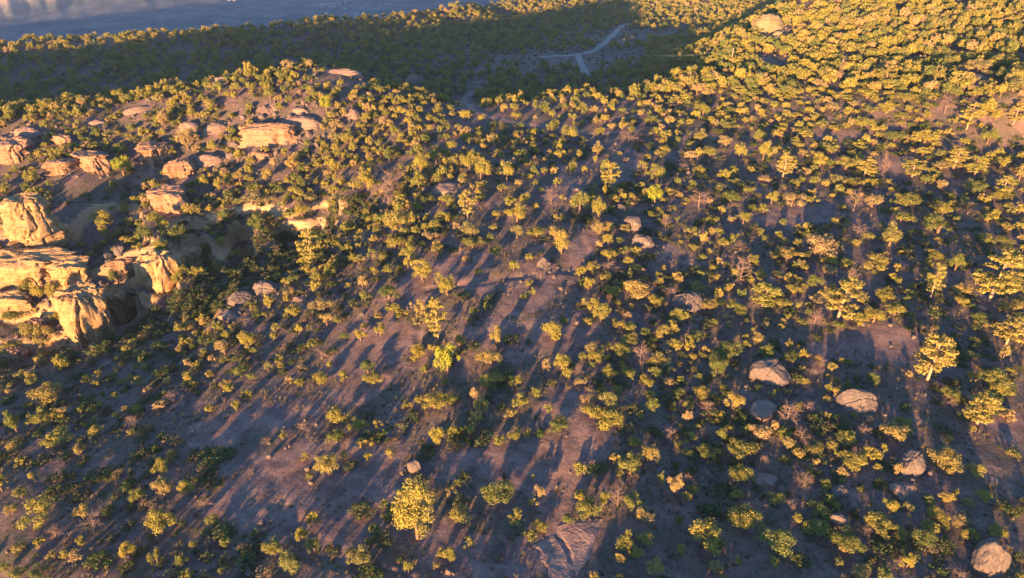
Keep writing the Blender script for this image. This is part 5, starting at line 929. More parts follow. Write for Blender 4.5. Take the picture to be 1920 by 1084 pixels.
# ------------------------------------------------------------------ the wood and scrub beyond counting
MORE = """p|-49.2|161.3|3.9|2.5;p|-36.6|114.5|2.0|3.3;p|-44.8|111.4|2.0|3.3;p|-8.8|107.2|2.8|1.6;p|17.5|99.1|2.7|1.5;p|-15.8|102.1|2.7|1.6;p|82.8|138.6|3.4|2.2;p|101.1|138.0|3.4|2.2;p|42.4|136.9|3.4|2.1;p|36.6|131.4|3.3|2.0;p|63.7|119.8|3.1|1.9;p|48.4|106.9|2.8|1.7;p|72.6|103.7|1.9|3.0;p|79.2|93.2|1.7|2.9;p|-78.5|216.5|3.2|4.9;p|-120.4|178.3|4.2|2.7;p|-66.7|171.6|2.7|4.3;p|37.3|216.8|3.2|5.0;p|89.0|196.6|4.4|2.9;p|141.8|205.5|4.5|3.0;p|-65.1|70.2|1.6|2.2;p|-38.6|55.0|1.4|2.1;p|-58.6|105.1|2.6|2.0;p|-84.3|206.8|3.8|3.5;p|-71.9|179.2|3.5|3.2;p|10.9|190.4|3.6|3.3;p|-134.2|195.4|4.1|2.9;p|-84.8|200.1|4.1|3.0;p|-12.6|188.1|4.0|2.8;p|-47.9|189.8|4.0|2.8;p|-16.4|159.1|2.5|3.6;p|-60.5|173.4|2.7|3.9;p|-61.6|169.4|2.7|3.9;p|68.3|218.5|4.5|3.2;p|85.0|236.1|4.8|3.4;p|80.5|173.0|3.7|2.6;p|84.2|155.8|3.4|2.4;p|-57.4|58.3|1.5|1.7;p|13.4|68.9|1.6|1.8;p|8.8|67.2|1.6|1.8;p|-5.1|56.4|1.5|1.7;p|50.8|68.0|1.6|1.8;p|-26.4|88.9|2.0|2.1;p|108.9|140.4|2.7|2.7;p|-54.5|85.7|2.2|1.5;p|24.5|83.1|2.1|1.4;p|25.0|77.7|1.5|2.4;p|72.0|79.4|2.1|1.5;p|24.7|57.0|1.7|1.1;p|-74.4|145.1|2.5|3.5;p|-33.4|98.3|2.4|1.7;p|-0.4|141.2|3.1|2.2;p|-27.8|114.6|2.0|2.9;p|-13.3|112.6|1.9|2.9;p|19.4|98.0|2.4|1.6;p|-21.0|106.3|2.5|1.8;p|-19.5|104.5|2.5|1.7;p|-28.3|99.6|2.4|1.7;p|53.9|108.5|2.5|1.8;p|36.9|108.9|1.9|2.8;p|76.0|241.4|5.3|3.0;p|2.0|169.3|4.0|2.1;p|97.8|192.4|4.4|2.4;p|83.1|187.6|4.3|2.4;p|-122.6|198.5|3.4|3.4;p|-113.1|164.2|3.0|3.0;p|-68.4|202.1|3.4|3.4;p|-46.7|194.1|3.3|3.4;p|-31.4|197.5|3.4|3.4;p|-4.9|179.9|3.1|3.2;p|-38.2|160.1|2.9|3.0;p|53.8|224.9|3.8|3.8;p|-9.0|81.5|2.4|1.4;p|2.0|57.8|1.9|1.3;p|24.8|74.4|2.2|1.3;p|103.3|134.3|3.3|1.6;p|33.9|112.3|2.9|1.5;p|-122.5|161.1|3.2|2.6;p|-41.6|179.3|2.8|3.6;p|-43.5|166.5|2.7|3.5;p|11.6|169.3|3.3|2.6;p|44.4|169.2|3.3|2.6;p|13.8|159.0|2.5|3.3;p|42.0|52.2|2.2|1.4;p|102.4|209.0|5.0|2.3;p|-79.3|182.8|2.5|4.1;p|52.3|213.1|4.4|2.7;p|38.6|193.9|4.1|2.5;p|92.0|193.0|4.0|2.5;p|103.1|171.7|3.7|2.2;p|-59.6|58.2|1.8|1.1;p|77.1|183.5|5.3|2.5;p|-69.4|73.9|1.8|1.5;p|-23.9|78.6|1.8|1.6;p|-1.7|72.7|1.7|1.5;p|8.5|63.3|1.6|1.4;p|-20.9|73.6|1.7|1.5;p|36.8|76.2|1.5|2.0;p|43.9|72.5|1.7|1.5;p|23.3|65.2|1.6|1.4;p|22.0|63.4|1.3|1.9;p|-86.8|106.1|2.3|2.0;p|-53.4|156.5|3.0|2.6;p|-70.3|116.3|2.4|2.1;p|-39.4|92.4|1.7|2.2;p|-30.1|123.6|2.5|2.1;p|-23.4|118.4|2.4|2.0;p|-26.2|117.8|2.0|2.5;p|-26.5|109.8|1.9|2.4;p|22.9|116.3|2.3|2.0;p|30.6|114.3|2.3|2.0;p|21.7|97.0|2.0|1.8;p|-6.7|102.0|2.1|1.8;p|7.2|94.6|2.0|1.7;p|42.4|131.3|2.5|2.2;p|42.3|127.2|2.5|2.1;p|46.6|121.3|2.4|2.1;p|72.5|129.9|2.5|2.2;p|102.8|128.9|2.5|2.2;p|71.6|110.1|2.2|1.9;p|-141.8|205.4|3.5|3.1;p|-112.3|207.9|3.5|3.1;p|-100.4|189.1|2.9|3.3;p|-68.7|222.2|3.7|3.3;p|-13.5|198.0|3.0|3.5;p|-23.9|175.5|3.1|2.8;p|59.2|215.6|3.6|3.2;p|40.5|182.7|3.2|2.8;p|31.4|162.3|2.9|2.6;p|21.7|159.2|1.9|4.0;y|50.1|159.9|2.9|2.6;p|65.6|154.6|2.8|2.5;p|-37.6|53.3|1.6|1.1;p|-0.2|78.1|2.0|1.2;p|19.1|65.8|1.1|2.4;p|68.3|72.2|2.0|1.1;p|28.5|64.2|1.8|1.2;p|-46.4|109.3|2.6|1.4;p|22.0|143.1|3.1|1.8;p|-19.8|119.0|1.7|3.0;p|38.3|128.1|1.8|3.1;p|84.2|96.7|1.5|2.6;p|-110.2|189.8|3.7|2.5;p|-45.0|177.2|2.4|3.6;p|3.4|304.9|5.7|3.9;p|73.9|224.5|2.9|4.2;p|12.2|53.6|1.2|1.7;p|66.5|231.1|4.7|2.4;p|105.9|201.1|4.1|2.1;p|107.8|182.9|3.8|2.0;p|71.4|277.0|6.6|3.1;p|-40.9|85.9|1.6|1.8;p|-44.3|87.7|1.7|1.8;p|-59.8|55.3|1.3|1.4;p|-19.1|77.2|1.5|1.7;p|3.4|81.7|1.6|1.7;p|22.6|72.8|1.5|1.6;p|2.5|62.3|1.3|1.5;p|-22.8|71.5|1.5|1.6;p|34.8|60.1|1.3|1.5;p|-100.3|113.0|2.1|2.2;p|-42.7|157.8|2.6|2.6;p|-36.5|133.2|2.2|2.3;p|-57.7|111.5|2.0|2.1;p|-38.0|94.2|1.7|1.9;p|-18.1|145.7|2.4|2.4;p|-6.9|143.1|2.3|2.4;p|16.5|142.3|2.3|2.4;p|-6.2|114.2|2.0|2.1;p|0.3|115.5|2.0|2.1;p|12.4|114.1|2.0|2.0;p|10.1|84.2|2.4|1.4;p|54.6|142.5|2.3|2.4;p|73.2|118.6|2.0|2.1;p|28.4|94.3|1.7|1.8;p|-167.5|305.2|4.6|4.6;p|-88.4|166.3|2.7|2.7;p|-35.2|192.4|2.9|3.0;p|-31.1|186.2|2.9|2.9;p|-62.6|165.2|2.7|2.7;p|42.9|192.3|2.9|3.0;p|9.9|149.5|2.4|2.4;p|70.8|156.3|2.5|2.5;p|-52.2|58.2|1.2|1.7;p|-128.2|192.3|3.3|2.6;p|-183.1|296.2|5.0|3.9;p|-124.3|205.3|3.5|2.7;p|-37.9|182.8|2.5|3.3;p|16.6|308.5|5.1|4.0;p|72.6|205.7|3.5|2.7;p|70.5|161.7|2.9|2.2;p|-92.8|134.4|2.7|1.8;p|-36.8|102.1|1.5|2.4;p|22.7|130.2|2.5|1.7;p|12.4|99.0|2.1|1.3;p|66.8|147.3|2.8|1.9;p|55.6|101.1|2.1|1.4;p|74.3|93.2|2.0|1.3;p|-116.7|341.6|3.1|7.7;p|-57.6|164.0|3.3|1.8;p|-6.6|150.4|3.0|1.6;p|14.7|204.7|3.9|2.2;p|62.3|202.3|3.8|2.2;p|73.0|215.1|4.8|2.2;p|70.1|246.2|4.5|2.6;p|68.3|209.2|3.9|2.3;p|46.2|169.9|2.0|3.5;p|59.1|157.9|3.1|1.7;p|53.5|151.5|3.0|1.7;p|114.5|193.2|4.3|2.0;p|105.2|189.3|4.3|2.0;p|73.4|172.3|3.4|1.9;p|65.7|172.5|2.0|3.5;p|-100.9|204.7|3.1|2.7;p|-74.9|206.5|2.7|3.1;p|-125.4|170.8|2.4|2.8;p|-27.0|187.9|2.5|3.0;p|-22.8|181.0|2.5|2.9;p|-65.2|181.1|2.8|2.5;p|-46.6|166.5|2.7|2.3;p|25.6|214.1|3.2|2.8;p|9.1|205.2|2.7|3.2;p|30.2|190.4|2.9|2.6;p|82.7|240.2|3.1|3.6;p|47.8|153.0|3.4|1.6;p|-117.8|188.5|3.3|2.1;p|-113.6|183.0|3.2|2.1;p|-2.4|148.0|2.7|1.7;p|28.1|310.3|5.2|3.4;p|14.4|213.5|3.6|2.3;p|43.4|214.6|3.6|2.3;p|47.6|199.3|3.4|2.2;p|4.2|182.0|3.2|2.0;p|5.3|156.9|1.9|2.9;p|111.4|190.8|3.2|2.1;p|85.4|171.5|3.0|1.9;p|5.1|78.3|1.4|1.5;p|-78.1|89.1|1.7|1.4;p|-45.8|83.5|1.6|1.3;p|-13.7|82.3|1.6|1.3;p|13.4|82.3|1.6|1.3;p|20.2|59.6|1.1|1.6;p|19.6|55.4|1.0|1.6;p|-19.5|70.8|1.2|1.7;p|-82.5|140.1|2.4|2.0;p|-115.7|147.0|2.0|2.5;p|-56.3|155.0|2.6|2.1;p|-54.4|160.2|2.6|2.2;p|-44.1|119.9|2.1|1.7;p|-30.4|104.1|1.6|2.0;p|-41.4|103.5|1.6|2.1;p|-41.0|101.0|1.5|2.0;p|-50.0|103.4|1.6|2.1;p|-41.5|90.5|1.7|1.4;p|-35.0|89.1|1.7|1.4;p|-29.2|92.0|1.4|1.9;p|-21.1|147.5|2.0|2.5;p|-19.7|131.4|1.8|2.3;p|-11.3|131.7|1.8|2.3;p|23.7|122.1|2.1|1.7;p|19.3|101.4|1.8|1.5;p|-23.3|104.4|1.9|1.5;p|-4.3|103.4|1.5|2.0;p|8.6|99.1|1.5|2.0;p|82.8|142.1|2.3|1.9;p|100.7|146.7|2.4|2.0;p|105.2|133.9|2.2|1.8;p|51.8|142.2|2.3|1.9;p|40.4|132.0|2.2|1.8;p|55.0|129.0|2.2|1.8;p|0.8|210.8|2.0|4.1;p|66.6|303.1|5.5|2.6;p|80.3|207.6|3.9|1.8;p|-8.2|55.0|1.4|1.0;p|-51.6|91.3|2.0|1.1;p|-33.3|88.7|2.0|1.1;p|23.5|85.7|1.9|1.1;p|29.6|101.8|1.2|2.4;p|49.8|86.7|1.9|1.0;p|78.4|89.7|2.0|1.0;p|-58.3|89.8|1.6|1.5;p|-41.7|83.4|1.3|1.6;p|-33.3|53.6|1.1|1.1;p|-28.3|71.8|1.3|1.3;p|-16.5|71.2|1.2|1.6;p|23.0|55.6|1.0|1.4;p|-141.2|197.6|2.6|2.7;p|-157.2|318.9|4.1|4.2;p|-71.4|190.6|2.6|2.6;p|9.7|157.5|2.2|2.2;p|50.5|72.0|1.1|1.7;p|39.8|120.7|1.5|2.2;p|-145.5|201.3|2.3|3.1;p|-117.4|207.5|3.1|2.3;p|-97.7|208.7|3.1|2.3;p|-93.5|204.7|2.3|3.1;p|-78.0|209.5|2.3|3.2;p|-104.8|192.1|2.9|2.2;p|-110.6|184.0|2.9|2.1;p|-123.3|178.4|2.8|2.1;p|-90.8|185.1|2.2|3.0;p|-75.7|173.0|2.1|2.9;p|-119.3|163.5|2.0|2.7;p|-58.4|210.8|3.1|2.3;p|-41.1|190.4|2.9|2.2;p|-20.9|201.1|3.0|2.2;p|-50.9|188.4|2.2|3.0;p|-7.1|146.5|2.4|1.7;p|19.1|212.7|3.2|2.4;p|1.3|199.7|3.0|2.2;p|46.4|220.4|2.5|3.4;p|48.5|212.1|3.2|2.4;p|27.5|191.4|2.9|2.2;p|23.5|188.8|2.9|2.1;p|53.3|163.4|2.6|1.9;p|51.7|156.0|2.5|1.8;p|89.6|237.5|3.5|2.6;p|84.9|222.8|3.3|2.4;p|73.4|189.5|2.9|2.1;p|74.8|202.6|3.1|2.3;p|113.0|172.4|2.7|2.0;p|49.8|102.5|2.0|1.0;p|-102.9|187.7|3.3|1.7;p|91.5|211.9|3.5|1.9;p|94.7|201.5|3.4|1.8;p|78.6|195.5|3.3|1.7;p|18.3|77.8|1.3|1.4;p|40.3|69.4|1.2|1.3;p|46.6|82.5|1.3|1.4;p|-98.2|145.0|2.0|2.1;p|-39.7|138.0|1.9|2.0;p|-35.4|126.3|1.8|1.9;p|-68.6|106.2|1.6|1.7;p|-49.5|92.9|1.5|1.6;p|-28.4|131.4|1.8|1.9;p|-3.4|136.4|1.9|1.9;p|3.0|118.4|1.7|1.7;p|-12.9|94.1|1.4|1.5;p|-13.7|89.1|1.4|1.5;p|10.8|89.6|1.4|1.5;p|85.2|138.1|1.9|1.9;p|45.4|141.3|1.9|2.0;p|100.9|125.3|1.8|1.8;p|31.1|94.0|1.4|1.5;p|38.2|95.7|1.5|1.5;p|45.3|162.5|3.5|1.7;p|49.9|117.0|2.3|1.2;p|-15.4|81.3|1.6|0.9;p|15.6|83.0|1.6|0.9;p|20.5|82.8|1.6|0.9;p|23.8|71.6|1.5|0.9;p|57.9|52.8|1.2|0.7;p|-88.0|145.0|2.4|1.5;p|-44.7|109.2|1.9|1.1;p|-56.4|92.4|1.7|1.0;p|-3.6|130.9|2.2|1.3;p|-4.2|127.4|2.1|1.3;p|-15.5|92.4|1.7|1.0;p|38.1|115.9|2.0|1.2;p|61.2|134.5|1.5|2.4;p|34.6|101.7|1.8|1.0;p|81.4|101.8|1.8|1.1;p|76.9|97.5|1.8|1.1;p|-141.5|194.8|2.6|2.2;p|-79.0|202.9|2.3|2.7;p|-114.0|162.1|2.3|2.0;p|-73.1|189.9|2.5|2.2;p|-61.1|221.3|2.4|2.9;p|-62.7|200.1|2.3|2.7;p|-45.3|203.3|2.7|2.3;p|-19.4|187.4|2.2|2.6;p|-54.9|169.4|2.0|2.4;p|-59.6|179.7|2.1|2.5;p|32.1|303.8|3.9|3.4;p|6.6|205.6|2.3|2.8;p|32.8|213.8|2.4|2.9;p|47.3|297.4|3.9|3.3;p|53.1|292.3|3.8|3.3;p|42.0|223.1|2.5|3.0;p|26.1|196.4|2.6|2.2;p|16.5|169.1|2.0|2.4;p|33.1|167.3|2.3|2.0;p|-62.9|88.5|1.3|1.5;p|-32.3|75.8|1.1|1.4;p|-145.9|334.9|4.9|3.0;p|-102.4|196.9|3.0|1.8;p|-10.1|147.1|2.4|1.4;p|34.7|296.2|2.8|4.5;p|77.4|226.7|3.3|2.0;p|81.6|218.9|3.2|2.0;p|86.4|216.5|3.2|1.9;p|89.0|203.0|3.0|1.8;p|95.0|197.3|3.0|1.8;p|85.6|184.7|3.5|1.7;p|83.5|194.1|2.9|1.8;p|-45.6|89.7|2.0|1.1;p|87.0|130.2|2.2|1.1;p|-53.2|70.7|1.1|1.2;p|-26.5|68.0|1.1|1.2;p|-157.2|311.9|3.5|3.5;p|-145.0|325.9|3.6|3.6;p|-67.9|177.4|2.1|2.1;p|-87.0|195.9|2.2|2.3;p|-49.9|209.9|2.3|2.4;p|-57.1|200.2|2.3|2.3;p|-36.5|199.0|2.3|2.3;p|-28.2|202.3|2.3|2.3;p|-8.6|197.6|2.3|2.3;p|-48.2|185.3|2.1|2.2;p|-34.9|182.0|2.1|2.2;p|-54.2|182.7|2.1|2.2;p|11.4|306.4|3.4|3.4;p|22.0|214.1|2.4|2.4;p|27.0|207.9|2.3|2.4;p|56.4|293.3|3.3|3.3;p|32.0|187.1|2.2|2.2;p|36.2|199.3|2.3|2.3;p|64.5|194.6|2.2|2.3;p|5.4|175.0|2.0|2.1;p|7.5|158.1|1.9|1.9;p|38.3|154.7|1.9|1.9;p|41.5|153.8|1.8|1.9;p|2.1|74.1|1.0|1.5;p|-8.7|53.5|1.0|0.7;p|41.5|84.4|1.3|1.0;p|60.9|74.4|1.2|1.0;p|65.2|76.6|1.3|1.0;p|-87.3|139.8|2.0|1.5;p|-35.1|102.8|1.2|1.7;p|-74.9|123.1|1.8|1.4;p|-50.5|97.0|1.2|1.7;p|-53.6|93.5|1.2|1.6;p|4.9|138.7|1.5|2.0;p|37.3|147.5|2.0|1.6;p|16.9|123.2|1.4|1.8;p|28.5|117.2|1.3|1.8;p|-25.3|101.9|1.5|1.2;p|-10.0|85.7|1.3|1.0;p|69.2|128.4|1.8|1.4;p|89.6|129.7|1.8|1.4;p|63.0|109.5|1.6|1.3;p|28.9|92.0|1.4|1.1;p|45.5|100.4|1.5|1.2;p|-95.4|189.7|2.5|1.8;p|-92.9|199.0|2.6|1.8;p|20.4|305.7|2.8|4.1;p|49.0|193.5|2.6|1.8;p|71.6|299.9|3.8|2.7;p|97.3|211.5|2.7|1.9;p|95.8|181.7|2.4|1.7;p|29.2|137.9|1.7|1.5;p|-38.4|57.9|1.1|0.7;p|-193.2|287.4|3.2|2.7;p|-125.6|196.2|2.2|1.9;p|-177.9|303.6|2.8|3.5;p|-87.6|173.2|1.7|2.1;p|-77.8|195.2|2.2|1.8;p|-82.0|195.6|2.2|1.9;p|-56.2|217.1|2.4|2.0;p|-66.0|201.3|2.3|1.9;p|-25.8|215.8|2.0|2.5;p|-25.1|205.7|2.3|1.9;p|-21.6|195.5|2.2|1.9;p|-17.0|199.3|2.3|1.9;p|-8.4|191.1|2.2|1.8;p|-8.3|214.5|2.0|2.5;p|-22.0|188.6|2.2|1.8;p|-29.7|183.0|2.1|1.8;p|-49.7|181.6|2.1|1.8;p|38.9|295.1|2.7|3.4;p|3.2|211.7|2.4|2.0;p|32.6|224.4|2.1|2.6;p|31.8|202.9|2.3|1.9;p|39.2|179.2|2.1|1.7;p|46.2|177.9|2.1|1.7;p|6.5|146.4|1.8|1.5;p|58.1|164.4|1.9|1.6;p|87.7|207.0|2.3|1.9;p|88.8|185.9|2.1|1.8;p|80.7|192.0|2.2|1.8;p|68.4|177.0|2.1|1.7;p|44.6|65.2|0.9|1.0;p|56.5|64.5|0.9|1.0;p|-42.1|113.1|1.3|1.4;p|-81.6|130.4|1.5|1.6;p|-37.5|93.0|1.2|1.2;p|34.5|141.0|1.5|1.6;p|-30.7|115.2|1.3|1.4;p|-2.3|97.2|1.2|1.2;p|16.8|88.7|1.1|1.2;p|46.4|137.7|1.5|1.6;p|82.7|133.3|1.5|1.5;p|61.6|88.2|1.1|1.2;p|-56.1|79.4|1.2|0.9;p|78.4|254.3|3.2|1.8;p|20.5|166.1|1.3|2.4;p|32.0|85.0|1.3|0.8;p|-93.1|156.9|2.2|1.2;p|-78.8|187.8|1.8|1.8;p|-117.8|203.7|1.9|1.9;p|-39.9|175.5|1.7|1.8;p|19.5|207.9|2.0|2.0;p|21.4|202.6|1.9|1.9;p|57.8|197.9|1.9|1.9;p|26.5|169.9|1.7|1.7;p|43.1|180.0|1.7|1.8;p|37.2|186.4|1.8|1.8;p|88.6|157.6|1.6|1.6;p|10.8|142.7|1.3|1.6;p|-8.8|119.8|1.4|1.2;p|-168.8|313.4|3.5|2.3;p|-121.1|189.6|2.2|1.4;p|-119.6|201.1|2.3|1.5;p|-65.9|221.0|2.4|1.6;p|-42.9|204.8|2.3|1.5;p|-33.4|207.8|2.3|1.5;p|-51.5|178.2|2.1|1.3;p|17.1|160.1|1.3|2.0;p|5.1|149.5|1.2|1.9;p|104.0|186.8|2.1|1.4;p|81.8|202.8|2.3|1.5;p|125.9|172.1|2.0|1.3;p|-58.1|327.0|3.0|2.7;p|2.8|66.5|0.7|1.2;p|-19.3|73.2|0.7|1.2;p|-41.7|154.9|1.3|1.8;p|48.8|87.7|0.8|1.2;p|49.4|79.3|1.2|0.7;p|-176.0|306.6|2.3|2.9;p|-25.6|153.4|1.2|1.6;p|10.1|214.9|2.0|1.6;p|74.6|272.0|2.5|2.0;p|84.2|202.0|1.9|1.5;p|-15.1|300.9|2.2|2.6;p|67.8|281.6|3.1|1.5;p|-65.7|112.7|1.3|0.7;p|-41.4|118.6|1.0|1.1;p|-38.0|178.9|1.4|1.4;p|6.5|321.5|2.4|2.4;p|45.5|190.7|1.5|1.5;p|-17.4|76.9|0.9|0.5;p|-38.0|207.3|2.3|1.1;p|-31.1|211.0|2.0|1.1;p|40.2|85.0|0.8|0.7"""
def joined(name, pr, m1, m2):
    V, F = merge(pr); me = mesh_np(name, V, F); me.materials.append(m1); me.materials.append(m2)
    idx = np.zeros(len(F), np.int32); idx[len(pr[0][1]):] = 1; me.polygons.foreach_set("material_index", idx); return me
def scatter(name, protos, pts, label=None, cat=None):
    """one object: plants standing on points (x, y, z, width, height, turn)"""
    c = bpy.data.collections.new(name+"_kinds")
    for k, me in enumerate(protos): c.objects.link(bpy.data.objects.new("%s_kind_%02d" % (name, k), me))
    pts = np.asarray(pts, np.float32); me = bpy.data.meshes.new(name); me.vertices.add(len(pts)); me.vertices.foreach_set("co", pts[:, :3].ravel())
    for an, ty, dat in (("size", 'FLOAT_VECTOR', np.stack([pts[:, 3], pts[:, 3], pts[:, 4]], 1)), ("turn", 'FLOAT_VECTOR', np.stack([pts[:, 5]*0, pts[:, 5]*0, pts[:, 5]], 1))):
        me.attributes.new(an, ty, 'POINT').data.foreach_set("vector", dat.astype(np.float32).ravel())
    me.attributes.new("pick", 'INT', 'POINT').data.foreach_set("value", rng.integers(0, len(protos), len(pts)).astype(np.int32))
    o = obj(name, me); ng = bpy.data.node_groups.new(name, 'GeometryNodeTree')
    ng.interface.new_socket("Geometry", in_out='INPUT', socket_type='NodeSocketGeometry'); ng.interface.new_socket("Geometry", in_out='OUTPUT', socket_type='NodeSocketGeometry')
    N, L = ng.nodes, ng.links; gi = N.new("NodeGroupInput"); go = N.new("NodeGroupOutput"); ip = N.new("GeometryNodeInstanceOnPoints"); ci = N.new("GeometryNodeCollectionInfo")
    ci.inputs["Collection"].default_value = c; ci.inputs["Separate Children"].default_value = True; ci.inputs["Reset Children"].default_value = True
    def at(n, t): q = N.new("GeometryNodeInputNamedAttribute"); q.data_type = t; q.inputs["Name"].default_value = n; return q.outputs[0]
    L.new(gi.outputs[0], ip.inputs["Points"]); L.new(ci.outputs[0], ip.inputs["Instance"]); ip.inputs["Pick Instance"].default_value = True
    L.new(at("pick", 'INT'), ip.inputs["Instance Index"]); L.new(at("turn", 'FLOAT_VECTOR'), ip.inputs["Rotation"]); L.new(at("size", 'FLOAT_VECTOR'), ip.inputs["Scale"])
    L.new(ip.outputs[0], go.inputs[0]); md = o.modifiers.new("scatter", 'NODES'); md.node_group = ng
    return tag(o, label, cat, kind="stuff")
more = []
for bx, by, bw in [(r_[0], r_[1], r_[2]) for r_ in ROCKS[2:17] if r_[4] == 'b' and r_[2] > 2.2]:      # bushes added on the sunny side to shade the larger boulders
    for dd, ll in ((5.5, -.30), (7.5, .22), (9.5, -.05)): more.append((bx-math.sin(R(SUN_HEAD))*(dd+bw*.4)+ll*bw*.93, by-math.cos(R(SUN_HEAD))*(dd+bw*.4)-ll*bw*.36, bw*.42+.5, bw*.26+.75))
for t in MORE.split(";"):
    k, x, y, W, Hh = t.split("|"); more.append((float(x), float(y), float(W)*1.12, float(Hh)*1.06))
K = np.array(known + [m[:3] for m in more])
RK = np.array([(r[0], r[1]+r[2]*.18, r[2]) for r in ROCKS] + [(PILLAR[0], PILLAR[1], PILLAR[2]*1.3)])
LN = np.vstack([np.array(P) for P in (ROAD1, ROAD2, ROAD3, TRAIL)])
def seg_clear(x, y):
    d = np.full(len(x), 1e9)
    for P in (ROAD1, ROAD2, ROAD3, TRAIL):
        P = np.array(P)
        for a, b in zip(P[:-1], P[1:]):
            ab = b-a; t = np.clip(((x-a[0])*ab[0]+(y-a[1])*ab[1])/(ab@ab), 0, 1); d = np.minimum(d, np.hypot(x-a[0]-t*ab[0], y-a[1]-t*ab[1]))
    return d
def free(x, y, own, bare=True, kf=.42):
    ok = np.ones(len(x), bool)
    for cx, cy, w in K: ok &= (x-cx)**2+(y-cy)**2 > (kf*(w+own*.6))**2
    for cx, cy, w in RK: ok &= (x-cx)**2+(y-cy)**2 > (.46*w+.25*own)**2
    for cx, cy, w in RK[25:]: ok &= ~((np.abs(x-cx) < .45*w) & (y < cy) & (y > cy-.9*w-1.5) & (own > 1.3))
    if bare:
        for P in BARE: ok &= ~inpoly(x, y, P)
    hx, hy = math.sin(R(SUN_HEAD)), math.cos(R(SUN_HEAD))
    for qx, qy in SUNNY:                        # gaps in the wood through which the low sun reaches the ground
        al = (qx-x)*hx+(qy-y)*hy; pe = np.abs((qx-x)*hy-(qy-y)*hx); ok &= ~((al > 0) & (al < 34) & (pe < 1.9+.4*own) & (own > .8))
    return ok & (seg_clear(x, y) > 2.2+own*.4)
def cand(r0, r1, a0, a1, sp):
    n = int((a1-a0)*(r1*r1-r0*r0)/2/(sp*sp)); r = np.sqrt(rng.uniform(r0*r0, r1*r1, n)); a = rng.uniform(a0, a1, n); return r*np.sin(a), r*np.cos(a)
def crest(az):                                  # where the near mesa ends, seen from above
    return np.interp(az, [-.7, -.45, -.2, -.1, 0, .15, .25], [232, 236, 238, 232, 236, 244, 250])
wood = [(x, y, W, Hh) for x, y, W, Hh in more]
# small junipers between the named ones
x, y = cand(46, 268, -.88, .88, 3.3); rr = np.hypot(x, y); w = rng.uniform(.9, 2.1, len(x))*(1+.45*sstep(120, 220, rr)); nz = fbm(x/22, y/22, seed=61, oct=2)
ok = free(x, y, w) & ~inpoly(x, y, RAVINE) & ~(inpoly(x, y, SPARSE) & (rng.random(len(x)) < .7)) & (nz > np.interp(rr, [60, 130, 200], [.12, -.1, -.45]))
wood += list(zip(x[ok], y[ok], w[ok], w[ok]*rng.uniform(.7, 1.15, ok.sum())))
x, y = cand(125, 262, -.80, -.10, 2.9); w = rng.uniform(1.3, 3.0, len(x)); ok = free(x, y, w, True, .34) & (fbm(x/17, y/17, seed=63, oct=2) > -.2) & ~inpoly(x, y, WALL) & ~inpoly(x, y, RAVINE)
wood += list(zip(x[ok], y[ok], w[ok], w[ok]*rng.uniform(.7, 1.15, ok.sum())))
# closed wood on the slopes beyond the mesa edge, thinner round the road
x, y = cand(225, 640, -1.0, .34, 3.7); az = np.arctan2(x, y); r = np.hypot(x, y); w = rng.uniform(2.4, 4.4, len(x))
open_ = np.exp(-((x-35)/75)**2-((y-372)/34)**2)+np.exp(-((x-75)/40)**2-((y-450)/40)**2)
ok = (r > crest(az)+6) & ((az < .2) | (r > 420)) & (rng.random(len(x)) > 1.25*open_) & free(x, y, w, False)
wood += list(zip(x[ok], y[ok], w[ok], w[ok]*rng.uniform(.75, 1.2, ok.sum())))
# the hill at upper right
x, y = cand(225, 430, .18, .80, 2.9); w = rng.uniform(2.4, 4.8, len(x)); ok = free(x, y, w, False, .36)
wood += list(zip(x[ok], y[ok], w[ok], w[ok]*rng.uniform(.7, 1.2, ok.sum())))
# woods beside and behind the viewpoint, thickened at left to shade the foreground
x = np.r_[rng.uniform(-150, 150, 2600), rng.uniform(-110, 5, 900)]; y = np.r_[rng.uniform(-90, 60, 2600), rng.uniform(-45, 48, 900)]; w = rng.uniform(2.0, 4.5, 3500); out = (np.hypot(x, y) > 6) & ((np.abs(np.arctan2(x, y)) > .9) | (np.hypot(x, y) < 46)); out &= free(x, y, w, False); out &= (fbm(x/22, y/22, seed=61, oct=2) > -.15) & (height(x, y) > -6)
wood += list(zip(x[out], y[out], w[out], w[out]*rng.uniform(.8, 1.3, out.sum())))
wood = np.array(wood); wz = height(wood[:, 0], wood[:, 1])
FAR = [joined("juniper", pinyon(210+i, 22, 50, .085), M['leaf'], M['bark']) for i in range(14)]
scatter("juniper_woodland", FAR, np.column_stack([wood[:, :2], wz-.05, wood[:, 2], wood[:, 3], rng.uniform(0, 6.28, len(wood))]), "close juniper and pinyon woodland covering the slopes around and behind the nearer trees", "woodland")
# undergrowth
x, y = cand(44, 270, -.90, .90, 2.2); w = rng.uniform(.8, 2.6, len(x)); ok = free(x, y, w, True, .25) & (fbm(x/14, y/14, seed=71, oct=3) > -.12)
s1 = np.column_stack([x[ok], y[ok], w[ok], w[ok]*rng.uniform(.4, .75, ok.sum())])
x, y = cand(44, 180, -.90, .90, 2.1); w = rng.uniform(.25, .7, len(x)); ok = free(x, y, w, True, .1); s2 = np.column_stack([x[ok], y[ok], w[ok], w[ok]*rng.uniform(.4, .8, ok.sum())])
x, y = cand(250, 560, -.4, .26, 4.0); w = rng.uniform(.8, 2.2, len(x)); ok = seg_clear(x, y) > 3.0; s3 = np.column_stack([x[ok], y[ok], w[ok], w[ok]*rng.uniform(.35, .6, ok.sum())])
S = np.vstack([s1, s2, s3])
x, y = cand(70, 260, -.86, -.08, 1.7); inr = inpoly(x, y, RAVINE); inw = inpoly(x, y, WALL) & (rng.random(len(x)) < .2); w = rng.uniform(1.3, 3.0, len(x)); ok = (inr | inw) & free(x, y, w, False, .2)
